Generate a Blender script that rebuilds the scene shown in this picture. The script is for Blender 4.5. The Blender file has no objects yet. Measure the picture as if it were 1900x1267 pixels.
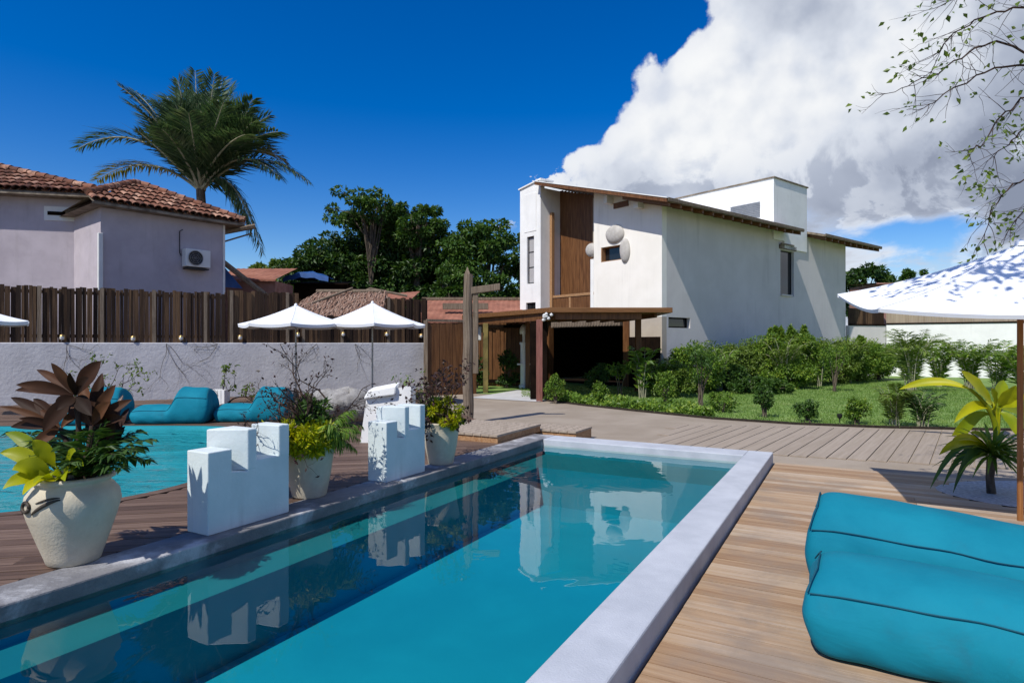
import bpy, math, random
import numpy as np
from mathutils import Vector, Matrix
from mathutils.geometry import tessellate_polygon

# ------------------------------------------------------------------ camera, sky, sun, exposure
S = bpy.context.scene
COL = S.collection
F = 1150.0            # focal length in photograph pixels (1900 wide)
EYE = 1.6
HORIZON = 638.0
cam_d = bpy.data.cameras.new("camera"); cam = bpy.data.objects.new("camera", cam_d); COL.objects.link(cam)
cam.location = (0, 0, EYE); cam.rotation_euler = (math.radians(90), 0, 0)
cam_d.sensor_width = 36.0; cam_d.lens = 36.0 * F / 1900.0; cam_d.shift_y = (HORIZON - 633.5) / 1900.0
cam_d.clip_start = 0.05; cam_d.clip_end = 3000
S.camera = cam

SUN_EL = math.radians(51.0)
SUN_TRAVEL = math.radians(50.0)         # direction the light travels over the ground, from +X towards +Y
dx, dy = math.cos(SUN_TRAVEL), math.sin(SUN_TRAVEL)
sun_dir = Vector((-dx * math.cos(SUN_EL), -dy * math.cos(SUN_EL), math.sin(SUN_EL)))   # towards the sun
sd = bpy.data.lights.new("sun", 'SUN'); sd.energy = 4.7; sd.angle = math.radians(0.53); sd.color = (1.0, 0.955, 0.88)
sun = bpy.data.objects.new("sun", sd); COL.objects.link(sun)
sun.rotation_euler = sun_dir.to_track_quat('Z', 'Y').to_euler(); sun.location = (-20, -20, 40)

S.view_settings.view_transform = 'Standard'; S.view_settings.look = 'None'
S.view_settings.exposure = 0.0; S.view_settings.gamma = 1.0; S.view_settings.use_curve_mapping = False
S.cycles.max_bounces = 8; S.cycles.transparent_max_bounces = 12; S.cycles.caustics_reflective = False
S.cycles.use_denoising = True


class NT:
    """tiny helper to write node trees as expressions"""
    def __init__(self, tree):
        self.t = tree; self.n = tree.nodes; self.l = tree.links
    def node(self, typ, ins=None, **props):
        nd = self.n.new(typ)
        for k, v in props.items(): setattr(nd, k, v)
        if ins:
            for k, v in ins.items():
                s = nd.inputs[k]
                if isinstance(v, bpy.types.NodeSocket): self.l.new(v, s)
                else: s.default_value = v
        return nd
    def m(self, op, a, b=0.0, c=0.0, clamp=False):
        return self.node('ShaderNodeMath', {0: a, 1: b, 2: c}, operation=op, use_clamp=clamp).outputs[0]
    def ss(self, x, a, b, oa=0.0, ob=1.0):
        return self.node('ShaderNodeMapRange', {'Value': x, 'From Min': a, 'From Max': b, 'To Min': oa, 'To Max': ob}, interpolation_type='SMOOTHSTEP').outputs[0]
    def mix(self, f, a, b, blend='MIX'):
        nd = self.node('ShaderNodeMix', data_type='RGBA', blend_type=blend, clamp_factor=True)
        for k, v in ((0, f), (6, a), (7, b)):
            if isinstance(v, bpy.types.NodeSocket): self.l.new(v, nd.inputs[k])
            else: nd.inputs[k].default_value = (tuple(v) + (1,))[:4] if hasattr(v, '__len__') else v
        return nd.outputs[2]
    def noise(self, vec, scale, detail=4, rough=0.5, dist=0.0, out=0):
        return self.node('ShaderNodeTexNoise', {'Vector': vec, 'Scale': scale, 'Detail': detail, 'Roughness': rough, 'Distortion': dist}).outputs[out]
    def ramp(self, f, stops, interp='LINEAR'):
        nd = self.node('ShaderNodeValToRGB', {0: f}); cr = nd.color_ramp; cr.interpolation = interp
        while len(cr.elements) < len(stops): cr.elements.new(0.5)
        for e, (p, c) in zip(cr.elements, stops):
            e.position = p; e.color = (tuple(c) + (1,))[:4]
        return nd.outputs[0]


W = bpy.data.worlds.new("World"); S.world = W; W.use_nodes = True
W.node_tree.nodes.clear()
w = NT(W.node_tree)
SKY_K = 0.12
sky = w.node('ShaderNodeTexSky'); sky.sky_type = 'NISHITA'; sky.sun_disc = False
sky.sun_elevation = SUN_EL; sky.sun_rotation = math.atan2(sun_dir.x, sun_dir.y)
sky.air_density = 1.0; sky.dust_density = 0.1; sky.ozone_density = 3.0; sky.altitude = 0
tc = w.node('ShaderNodeTexCoord').outputs['Generated']
sep = w.node('ShaderNodeSeparateXYZ', {0: tc}).outputs
az = w.m('ARCTAN2', sep[0], sep[1]); el = w.m('ARCSINE', sep[2])
blue = w.node('ShaderNodeHueSaturation', {'Saturation': 1.50, 'Value': 1.05, 'Hue': 0.516, 'Color': sky.outputs[0]}).outputs[0]

def cloud_density(du, dv):
    a = w.m('ADD', az, du); e = w.m('ADD', el, dv)
    vec = w.node('ShaderNodeCombineXYZ', {0: a, 1: e, 2: 0.37}).outputs[0]
    fc = w.node('ShaderNodeFloatCurve', {'Value': w.m('DIVIDE', e, 0.7, clamp=True)})
    cv = fc.mapping.curves[0]
    pts = [(0.0, 0.10), (0.20, 0.055), (0.265, 0.062), (0.314, 0.118), (0.373, 0.168), (0.407, 0.20), (0.452, 0.262), (0.494, 0.252), (0.56, 0.27), (0.7, 0.40)]
    while len(cv.points) < len(pts): cv.points.new(0.5, 0.5)
    for p, (ee, aa) in zip(cv.points, pts): p.location = (ee / 0.7, aa); p.handle_type = 'VECTOR'
    fc.mapping.update()
    base = w.m('SUBTRACT', a, fc.outputs[0])                       # > 0 inside the bank of cloud
    right = w.m('SUBTRACT', 1.25, a)
    base = w.m('MINIMUM', base, right)
    big = w.m('SUBTRACT', w.noise(vec, 7.0, 2, 0.5), 0.5)
    # puffs: cauliflower lobes of three sizes with a warped lookup
    warp = w.node('ShaderNodeVectorMath', {0: w.noise(vec, 16, 3, 0.55, 0, 1), 1: (0.035, 0.035, 0), 2: vec}, operation='MULTIPLY_ADD').outputs[0]
    def lobes(sc):
        return w.node('ShaderNodeTexVoronoi', {'Vector': warp, 'Scale': sc, 'Smoothness': 0.35}, feature='SMOOTH_F1').outputs['Distance']
    p = w.m('MULTIPLY', w.m('SUBTRACT', 0.45, lobes(13)), 0.085)
    p = w.m('ADD', p, w.m('MULTIPLY', w.m('SUBTRACT', 0.45, lobes(31)), 0.045))
    p = w.m('ADD', p, w.m('MULTIPLY', w.m('SUBTRACT', w.noise(vec, 34, 6, 0.62), 0.5), 0.05))
    p = w.m('ADD', p, w.m('MULTIPLY', big, 0.10))
    dens = w.m('ADD', base, p)
    # blue gaps in the lower sky at the right
    def gap(ca, ce, ra, re_, k):
        g = w.m('ADD', w.m('POWER', w.m('DIVIDE', w.m('SUBTRACT', a, ca), ra), 2.0), w.m('POWER', w.m('DIVIDE', w.m('SUBTRACT', e, ce), re_), 2.0))
        return w.m('MULTIPLY', w.m('EXPONENT', w.m('MULTIPLY', g, -1.0)), k)
    wob = w.m('MULTIPLY', w.m('SUBTRACT', w.noise(vec, 9, 6, 0.62, 0.4), 0.5), 1.5)
    for g in ((0.71, 0.24, 0.06, 0.045, 0.5),):
        dens = w.m('SUBTRACT', dens, gap(*g))
    dens = w.m('ADD', dens, w.m('MULTIPLY', wob, w.ss(e, 0.32, 0.20)))
    return dens, vec

d0, vec0 = cloud_density(0.0, 0.0)
d1, _ = cloud_density(-0.022, 0.018)
low = w.ss(w.m('ADD', el, w.m('MULTIPLY', w.m('SUBTRACT', w.noise(vec0, 8.0, 4, 0.6), 0.5), 0.10)), 0.245, 0.175)
cover = w.ss(d0, -0.003, 0.015)
cover = w.m('MULTIPLY', cover, w.ss(d0, -0.05, 0.10, 0.85, 1.0))
flat_ = w.node('ShaderNodeVectorMath', {0: vec0, 1: (1.0, 2.3, 1.0)}, operation='MULTIPLY').outputs[0]
lown = w.noise(flat_, 7.5, 7, 0.58, 0.5)
def blob(ca, ce, ra, re_):
    g = w.m('ADD', w.m('POWER', w.m('DIVIDE', w.m('SUBTRACT', az, ca), ra), 2.0), w.m('POWER', w.m('DIVIDE', w.m('SUBTRACT', el, ce), re_), 2.0))
    return w.m('EXPONENT', w.m('MULTIPLY', g, -1.0))
lown = w.m('SUBTRACT', w.m('ADD', lown, w.m('MULTIPLY', blob(0.56, 0.205, 0.16, 0.035), 0.30)), w.m('MULTIPLY', blob(0.575, 0.150, 0.12, 0.024), 0.34))
lown = w.m('ADD', lown, w.m('MULTIPLY', blob(0.70, 0.165, 0.06, 0.05), 0.2))
soft_cover = w.m('MULTIPLY', w.ss(lown, 0.27, 0.58), w.ss(az, 0.02, 0.16))
cover = w.m('ADD', w.m('MULTIPLY', cover, w.m('SUBTRACT', 1.0, low)), w.m('MULTIPLY', soft_cover, low))
back = w.m('MULTIPLY', w.ss(sep[1], -0.05, -0.35), w.ss(w.noise(tc, 2.6, 6, 0.58), 0.44, 0.60))  # unseen cloud added behind the camera to make the ambient light less blue
cover = w.m('MAXIMUM', cover, w.m('MULTIPLY', back, w.ss(sep[2], 0.0, 0.15, 0.42, 0.32)))
# light side towards the sun (left, above); greyer in the thick underside
lit = w.ss(w.m('SUBTRACT', d0, d1), -0.04, 0.075)
soft = w.noise(vec0, 5.0, 5, 0.55)
under = w.ss(w.m('SUBTRACT', w.m('MULTIPLY', el, 1.0), w.m('MULTIPLY', az, 0.35)), 0.20, 0.02)
shade = w.m('ADD', w.m('MULTIPLY', under, 0.62), w.m('MULTIPLY', w.ss(soft, 0.34, 0.66), 0.62))
thin = w.m('MAXIMUM', w.ss(d0, 0.15, 0.03), w.m('MULTIPLY', low, w.ss(lown, 0.66, 0.42)))
bright = w.m('SUBTRACT', 1.0, w.m('MULTIPLY', shade, w.m('SUBTRACT', 1.0, w.m('MULTIPLY', thin, 0.75))), clamp=True)
bright = w.m('ADD', w.m('MULTIPLY', bright, 0.72), w.m('MULTIPLY', lit, 0.27), clamp=True)
ccol = w.ramp(bright, [(0.0, (0.26, 0.30, 0.40)), (0.40, (0.44, 0.49, 0.60)), (0.70, (0.70, 0.745, 0.83)), (1.0, (0.95, 0.96, 0.97))])
ccol = w.node('ShaderNodeVectorMath', {0: ccol, 1: (1 / SKY_K, 1 / SKY_K, 1 / SKY_K)}, operation='MULTIPLY').outputs[0]
skycol = w.mix(cover, blue, ccol)
bg = w.node('ShaderNodeBackground', {'Color': skycol, 'Strength': SKY_K})
wo = w.node('ShaderNodeOutputWorld'); w.l.new(bg.outputs[0], wo.inputs[0])
W.cycles.sampling_method = 'MANUAL'; W.cycles.sample_map_resolution = 512

# ------------------------------------------------------------------ materials
MATS = {}
def principled(name):
    m = bpy.data.materials.new(name); m.use_nodes = True; m.node_tree.nodes.clear()
    t = NT(m.node_tree)
    b = t.node('ShaderNodeBsdfPrincipled'); o = t.node('ShaderNodeOutputMaterial'); t.l.new(b.outputs[0], o.inputs[0])
    MATS[name] = m
    return m, t, b, o

def surf(name, c1, c2, scale=3.0, rough=0.7, bump=0.0, bscale=40.0, stretch=(1, 1, 1), rot=0.0, c3=None, island=0.0, spec=0.3, detail=6, dirt=None, metal=0.0, bdist=0.02, streak=0.0, weave=0.0):
    """noise-mottled surface; island>0 varies the colour of each loose board / tile / leaf"""
    m, t, b, o = principled(name)
    co = t.node('ShaderNodeTexCoord').outputs['Object']
    if rot or stretch != (1, 1, 1):
        r = t.node('ShaderNodeMapping', {'Vector': co, 'Rotation': (0, 0, rot)}).outputs[0]
        co2 = t.node('ShaderNodeVectorMath', {0: r, 1: stretch}, operation='MULTIPLY').outputs[0]
    else: co2 = co
    if island:
        rnd = t.node('ShaderNodeNewGeometry').outputs['Random Per Island']
        off = t.node('ShaderNodeCombineXYZ', {0: t.m('MULTIPLY', rnd, 37.0), 1: t.m('MULTIPLY', rnd, 91.0), 2: t.m('MULTIPLY', rnd, 53.0)}).outputs[0]
        co2 = t.node('ShaderNodeVectorMath', {0: co2, 1: off}, operation='ADD').outputs[0]
    n = t.noise(co2, scale, detail, 0.6, 0.2)
    f = t.ss(n, 0.3, 0.7)
    if island:
        f = t.m('ADD', t.m('MULTIPLY', f, 1 - island), t.m('MULTIPLY', rnd, island))
    stops = [(0, c1), (1, c2)] if c3 is None else [(0, c1), (0.5, c2), (1, c3)]
    c = t.ramp(f, stops)
    if dirt:
        dcol, dsc, lo, hi, amt = dirt
        dn = t.noise(co, dsc, 7, 0.65, 0.3)
        c = t.mix(t.m('MULTIPLY', t.ss(dn, lo, hi), amt), c, dcol)
    if streak:
        sv = t.node('ShaderNodeVectorMath', {0: co, 1: (5.0, 5.0, 0.28)}, operation='MULTIPLY').outputs[0]
        sn = t.m('MULTIPLY', t.ss(t.noise(sv, 1.0, 6, 0.62, 0.15), 0.50, 0.78), t.ss(t.noise(co, 0.55, 4, 0.6), 0.38, 0.66))
        c = t.mix(t.m('MULTIPLY', sn, streak), c, (0.26, 0.245, 0.225))
    t.l.new(c, b.inputs['Base Color'])
    b.inputs['Roughness'].default_value = rough
    b.inputs['Specular IOR Level'].default_value = spec
    b.inputs['Metallic'].default_value = metal
    if bump:
        bn = t.noise(co2 if stretch != (1, 1, 1) else co, bscale, 5, 0.6)
        bp_ = t.node('ShaderNodeBump', {'Height': bn, 'Strength': bump, 'Distance': bdist})
        if weave:   # soft creases of stuffed cloth under the fine weave
            wv = t.node('ShaderNodeVectorMath', {0: co, 1: (2.2, 7.0, 5.0)}, operation='MULTIPLY').outputs[0]
            cr = t.noise(wv, 1.0, 3, 0.55, 1.6)
            b2 = t.node('ShaderNodeBump', {'Height': cr, 'Strength': weave, 'Distance': 0.05})
            t.l.new(b2.outputs[0], bp_.inputs['Normal'])
        t.l.new(bp_.outputs[0], b.inputs['Normal'])
    return m

def leafmat(name, c1, c2, c3=None, trans=0.35, rough=0.45, spec=0.35):
    m, t, b, o = principled(name)
    g = t.node('ShaderNodeNewGeometry')
    co = t.node('ShaderNodeTexCoord').outputs['Object']
    n = t.noise(co, 1.3, 4, 0.6)
    f = t.m('ADD', t.m('MULTIPLY', g.outputs['Random Per Island'], 0.65), t.m('MULTIPLY', t.ss(n, 0.3, 0.7), 0.35))
    stops = [(0, c1), (1, c2)] if c3 is None else [(0, c1), (0.6, c2), (1, c3)]
    c = t.ramp(f, stops)
    t.l.new(c, b.inputs['Base Color'])
    b.inputs['Roughness'].default_value = rough; b.inputs['Specular IOR Level'].default_value = spec
    tr = t.node('ShaderNodeBsdfTranslucent', {'Color': t.mix(1.0, c, (1.0, 1.0, 0.55), 'MULTIPLY')})
    mx = t.node('ShaderNodeMixShader', {0: trans, 1: b.outputs[0], 2: tr.outputs[0]})
    t.l.new(mx.outputs[0], o.inputs[0])
    return m

def watermat(name, tint, bump, scale, stretch):
    m, t, b, o = principled(name)
    t.n.remove(b)
    co = t.node('ShaderNodeTexCoord').outputs['Object']
    co = t.node('ShaderNodeVectorMath', {0: co, 1: stretch}, operation='MULTIPLY').outputs[0]
    h = t.m('ADD', t.noise(co, scale, 3, 0.5, 0.6), t.m('MULTIPLY', t.noise(co, scale * 0.27, 2, 0.5), 1.6))
    nrm = t.node('ShaderNodeBump', {'Height': h, 'Strength': bump, 'Distance': 0.05}).outputs[0]
    fr = t.node('ShaderNodeFresnel', {'IOR': 1.33, 'Normal': nrm}).outputs[0]
    gl = t.node('ShaderNodeBsdfGlossy', {'Color': (1, 1, 1, 1), 'Roughness': 0.01, 'Normal': nrm}).outputs[0]
    tr = t.node('ShaderNodeBsdfTransparent', {'Color': tint + (1,)}).outputs[0]
    mx = t.node('ShaderNodeMixShader', {0: fr, 1: tr, 2: gl})
    t.l.new(mx.outputs[0], o.inputs[0])
    return m

def glassmat(name):
    m, t, b, o = principled(name)
    b.inputs['Base Color'].default_value = (0.012, 0.013, 0.015, 1); b.inputs['Roughness'].default_value = 0.06
    b.inputs['Specular IOR Level'].default_value = 0.6
    return m

UDIR = math.radians(61.3)        # long axis of the pool, from +X
M = dict(
    white=surf('white_render', (0.76, 0.76, 0.74), (0.84, 0.84, 0.82), 1.2, 0.85, 0.15, 60, dirt=((0.52, 0.50, 0.46), 0.9, 0.56, 0.8, 0.35), streak=0.35),
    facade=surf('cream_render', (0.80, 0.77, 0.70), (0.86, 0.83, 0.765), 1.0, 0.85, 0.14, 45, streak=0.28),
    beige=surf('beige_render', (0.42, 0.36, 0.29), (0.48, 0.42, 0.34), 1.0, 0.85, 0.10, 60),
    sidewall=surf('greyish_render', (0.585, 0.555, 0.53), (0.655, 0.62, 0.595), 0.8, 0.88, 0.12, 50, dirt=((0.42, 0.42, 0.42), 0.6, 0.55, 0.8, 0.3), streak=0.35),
    oldwhite=surf('rough_limewash', (0.50, 0.495, 0.515), (0.60, 0.595, 0.615), 1.5, 0.95, 0.32, 13, dirt=((0.36, 0.35, 0.36), 1.4, 0.58, 0.78, 0.4), bdist=0.03),
    rim_stain_shade=surf('stained_shaded_cement', (0.13, 0.13, 0.14), (0.24, 0.235, 0.24), 2.5, 0.8, 0.3, 60, dirt=((0.60, 0.61, 0.64), 2.1, 0.50, 0.70, 0.7)),  # dark stain plus painted-in plant shade; pale patches stand for sunlit flecks
    coping=surf('coping_paint', (0.40, 0.425, 0.47), (0.49, 0.515, 0.56), 3.0, 0.75, 0.25, 90, dirt=((0.22, 0.22, 0.23), 2.2, 0.60, 0.82, 0.55)),
    block=surf('white_block_paint', (0.58, 0.655, 0.66), (0.68, 0.74, 0.745), 2.5, 0.7, 0.15, 40, dirt=((0.42, 0.45, 0.47), 2.6, 0.58, 0.74, 0.5), streak=0.7),
    lavender=surf('lavender_wall', (0.40, 0.355, 0.385), (0.47, 0.42, 0.455), 1.3, 0.92, 0.25, 30, dirt=((0.32, 0.28, 0.31), 0.7, 0.52, 0.75, 0.5), streak=0.55),
    path=surf('tan_concrete', (0.27, 0.222, 0.17), (0.345, 0.29, 0.23), 0.9, 0.9, 0.25, 35, dirt=((0.20, 0.165, 0.13), 1.4, 0.55, 0.8, 0.4)),
    slab=surf('pale_slab', (0.45, 0.45, 0.45), (0.55, 0.55, 0.55), 2.0, 0.9, 0.2, 40),
    earth=surf('garden_earth', (0.10, 0.07, 0.045), (0.18, 0.13, 0.09), 0.5, 1.0, 0.4, 12),
    soil=surf('dark_soil', (0.015, 0.011, 0.008), (0.04, 0.03, 0.02), 20, 1.0, 0.6, 60),
    gravel=surf('pale_gravel', (0.35, 0.34, 0.33), (0.62, 0.61, 0.60), 28, 0.95, 0.9, 45),
    lawn=surf('lawn', (0.09, 0.16, 0.035), (0.15, 0.25, 0.055), 1.6, 0.95, 0.5, 60, c3=(0.22, 0.29, 0.09)),
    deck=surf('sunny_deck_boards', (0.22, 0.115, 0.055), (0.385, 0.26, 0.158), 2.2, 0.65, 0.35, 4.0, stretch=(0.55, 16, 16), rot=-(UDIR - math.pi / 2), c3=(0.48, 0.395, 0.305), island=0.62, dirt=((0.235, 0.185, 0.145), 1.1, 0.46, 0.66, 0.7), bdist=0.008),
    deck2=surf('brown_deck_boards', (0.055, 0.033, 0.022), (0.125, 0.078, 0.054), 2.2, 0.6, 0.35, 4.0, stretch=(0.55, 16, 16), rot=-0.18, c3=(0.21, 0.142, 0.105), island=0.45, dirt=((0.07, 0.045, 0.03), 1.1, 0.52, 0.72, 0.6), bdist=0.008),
    walk=surf('walk_boards', (0.27, 0.22, 0.17), (0.36, 0.30, 0.24), 2.0, 0.8, 0.3, 4.0, stretch=(0.5, 12, 12), rot=-0.9, island=0.3, bdist=0.008),
    step=surf('orange_step_wood', (0.28, 0.14, 0.06), (0.40, 0.24, 0.125), 2.5, 0.6, 0.3, 5, stretch=(12, 1, 12)),
    steptop=surf('worn_step_wood', (0.30, 0.245, 0.19), (0.40, 0.33, 0.26), 2.5, 0.75, 0.3, 5, stretch=(12, 1, 12)),
    tile=surf('teal_pool_plaster', (0.001, 0.21, 0.31), (0.003, 0.25, 0.355), 0.8, 0.6),
    lagtile=surf('pale_teal_plaster', (0.02, 0.30, 0.36), (0.03, 0.37, 0.42), 0.8, 0.6),
    benchtile=surf('turquoise_bench_plaster', (0.003, 0.13, 0.165), (0.006, 0.16, 0.195), 0.8, 0.6),
    rooftile=surf('terracotta', (0.075, 0.030, 0.019), (0.23, 0.095, 0.056), 3, 0.85, 0.4, 30, c3=(0.50, 0.30, 0.21), island=0.8, dirt=((0.035, 0.026, 0.022), 4.0, 0.47, 0.66, 0.75)),
    fence=surf('dark_fence_boards', (0.013, 0.0065, 0.0035), (0.036, 0.018, 0.0085), 2.0, 0.8, 0.4, 5, stretch=(14, 14, 0.6), c3=(0.15, 0.088, 0.045), island=0.62, bdist=0.01),
    fence2=surf('bleached_fence_boards', (0.24, 0.185, 0.13), (0.32, 0.26, 0.19), 2.0, 0.8, 0.4, 5, stretch=(10, 10, 0.6), c3=(0.38, 0.31, 0.23), island=0.35, bdist=0.01),
    weathered=surf('weathered_timber', (0.11, 0.080, 0.055), (0.235, 0.185, 0.135), 3.0, 0.85, 0.6, 6, stretch=(16, 16, 0.7), dirt=((0.05, 0.035, 0.025), 4, 0.55, 0.7, 0.5), bdist=0.01),
    timber=surf('reddish_timber', (0.085, 0.034, 0.012), (0.185, 0.083, 0.031), 2.2, 0.5, 0.2, 5, stretch=(10, 10, 0.7), bdist=0.01),
    beam=surf('varnished_beam', (0.12, 0.052, 0.017), (0.20, 0.095, 0.034), 2.2, 0.5, 0.2, 5, stretch=(0.7, 10, 10), bdist=0.01),
    redpost=surf('red_brown_post', (0.16, 0.06, 0.045), (0.26, 0.11, 0.085), 3, 0.6, 0.2, 6, stretch=(12, 12, 0.8)),
    mossy=surf('mossy_post', (0.10, 0.08, 0.025), (0.22, 0.17, 0.05), 3, 0.7, 0.3, 8),
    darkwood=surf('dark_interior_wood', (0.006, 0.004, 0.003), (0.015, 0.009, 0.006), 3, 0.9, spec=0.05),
    roofedge=surf('old_roof_board', (0.13, 0.10, 0.07), (0.30, 0.25, 0.19), 4, 0.85, 0.4, 20, dirt=((0.05, 0.04, 0.03), 3, 0.5, 0.7, 0.6)),
    rust=surf('rusty_sheet', (0.22, 0.085, 0.055), (0.34, 0.15, 0.10), 1.2, 0.85, 0.3, 20, dirt=((0.12, 0.055, 0.04), 2, 0.5, 0.7, 0.5)),
    thatch=surf('thatch', (0.13, 0.070, 0.048), (0.26, 0.155, 0.112), 3, 1.0, 0.8, 14, island=0.6, c3=(0.38, 0.29, 0.23)),
    tarp=surf('blue_tarp', (0.02, 0.07, 0.22), (0.03, 0.10, 0.30), 3, 0.5),
    canvas=surf('white_canvas', (0.78, 0.80, 0.84), (0.84, 0.86, 0.89), 2, 0.8, 0.1, 200),
    teal=surf('teal_outdoor_fabric', (0.000, 0.150, 0.225), (0.004, 0.20, 0.28), 1.5, 0.8, 0.3, 420, spec=0.2, bdist=0.002, weave=0.10, dirt=((0.02, 0.11, 0.15), 2.5, 0.55, 0.75, 0.4)),
    piping=surf('dark_teal_piping', (0.0, 0.060, 0.095), (0.0, 0.075, 0.115), 3, 0.7),
    pot=surf('pale_stoneware', (0.47, 0.415, 0.315), (0.60, 0.545, 0.43), 3.0, 0.75, 0.2, 60, dirt=((0.24, 0.22, 0.17), 3.2, 0.56, 0.75, 0.55)),
    relief=surf('dark_glaze', (0.035, 0.028, 0.022), (0.07, 0.055, 0.04), 10, 0.6),
    bark=surf('bark', (0.06, 0.045, 0.032), (0.15, 0.12, 0.09), 6, 0.95, 0.6, 18, stretch=(3, 3, 1)),
    twig=surf('dark_twig', (0.022, 0.014, 0.011), (0.065, 0.040, 0.028), 9, 0.9),
    palestem=surf('pale_stem', (0.22, 0.22, 0.14), (0.38, 0.36, 0.25), 8, 0.8),
    rock=surf('bleached_rock', (0.15, 0.14, 0.13), (0.40, 0.385, 0.365), 3, 0.95, 0.8, 9, dirt=((0.10, 0.09, 0.08), 3, 0.5, 0.7, 0.5), bdist=0.06),
    metal=surf('grey_metal', (0.28, 0.28, 0.28), (0.36, 0.36, 0.36), 5, 0.4, metal=0.7),
    darkmetal=surf('dark_metal', (0.012, 0.012, 0.013), (0.025, 0.025, 0.027), 5, 0.5),
    brass=surf('brass', (0.42, 0.27, 0.10), (0.60, 0.42, 0.18), 12, 0.35, metal=0.8),
    plastic=surf('white_plastic', (0.62, 0.62, 0.60), (0.70, 0.70, 0.68), 3, 0.5),
    stonegrey=surf('grey_sconce_stone', (0.40, 0.38, 0.35), (0.52, 0.50, 0.47), 5, 0.85, 0.3, 40),
    brickred=surf('old_brick', (0.25, 0.12, 0.09), (0.36, 0.20, 0.16), 4, 0.9, 0.3, 30),
    glass=glassmat('window_glass'),
    curtain=surf('pale_curtain', (0.34, 0.33, 0.33), (0.44, 0.43, 0.43), 3, 0.9, 0.3, 6, stretch=(20, 20, 0.5)),
    amber=surf('pole_wood', (0.22, 0.085, 0.025), (0.34, 0.15, 0.05), 3, 0.5, 0.2, 6, stretch=(14, 14, 0.8)),
    water=watermat('pool_water', (0.78, 0.97, 0.955), 0.06, 1.6, (1, 1, 1)),
    ripple=watermat('rippled_water', (0.80, 0.955, 0.985), 0.9, 2.6, (0.6, 1.9, 1)),
    l_dark=leafmat('dark_tree_leaf', (0.014, 0.042, 0.009), (0.042, 0.100, 0.018), (0.11, 0.18, 0.032)),
    l_mid=leafmat('mid_tree_leaf', (0.025, 0.065, 0.013), (0.070, 0.15, 0.025), (0.16, 0.25, 0.045)),
    l_hedge=leafmat('hedge_leaf', (0.050, 0.115, 0.014), (0.15, 0.265, 0.030), (0.38, 0.46, 0.06)),
    l_light=leafmat('light_leaf', (0.07, 0.13, 0.02), (0.15, 0.23, 0.035), (0.25, 0.32, 0.06)),
    l_palm=leafmat('palm_leaf', (0.024, 0.055, 0.026), (0.060, 0.115, 0.050), (0.16, 0.21, 0.11), rough=0.55, spec=0.25),
    l_yellowpalm=leafmat('yellowing_palm_leaf', (0.10, 0.11, 0.02), (0.22, 0.21, 0.04), (0.32, 0.28, 0.08)),
    l_lime=leafmat('lime_leaf', (0.16, 0.24, 0.004), (0.40, 0.42, 0.004), (0.58, 0.53, 0.008), trans=0.4),
    l_fern=leafmat('fern_leaf', (0.02, 0.055, 0.012), (0.05, 0.11, 0.02), (0.09, 0.16, 0.03)),
    l_bronze=leafmat('bronze_leaf', (0.010, 0.008, 0.006), (0.050, 0.022, 0.012), (0.19, 0.085, 0.04), trans=0.2, rough=0.55, spec=0.12),
    l_maroon=leafmat('maroon_leaf', (0.016, 0.009, 0.008), (0.045, 0.02, 0.016), (0.09, 0.04, 0.03), trans=0.15),
    l_grass=leafmat('grass_blade', (0.10, 0.19, 0.035), (0.19, 0.31, 0.06), (0.30, 0.38, 0.12)),
)

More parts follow.
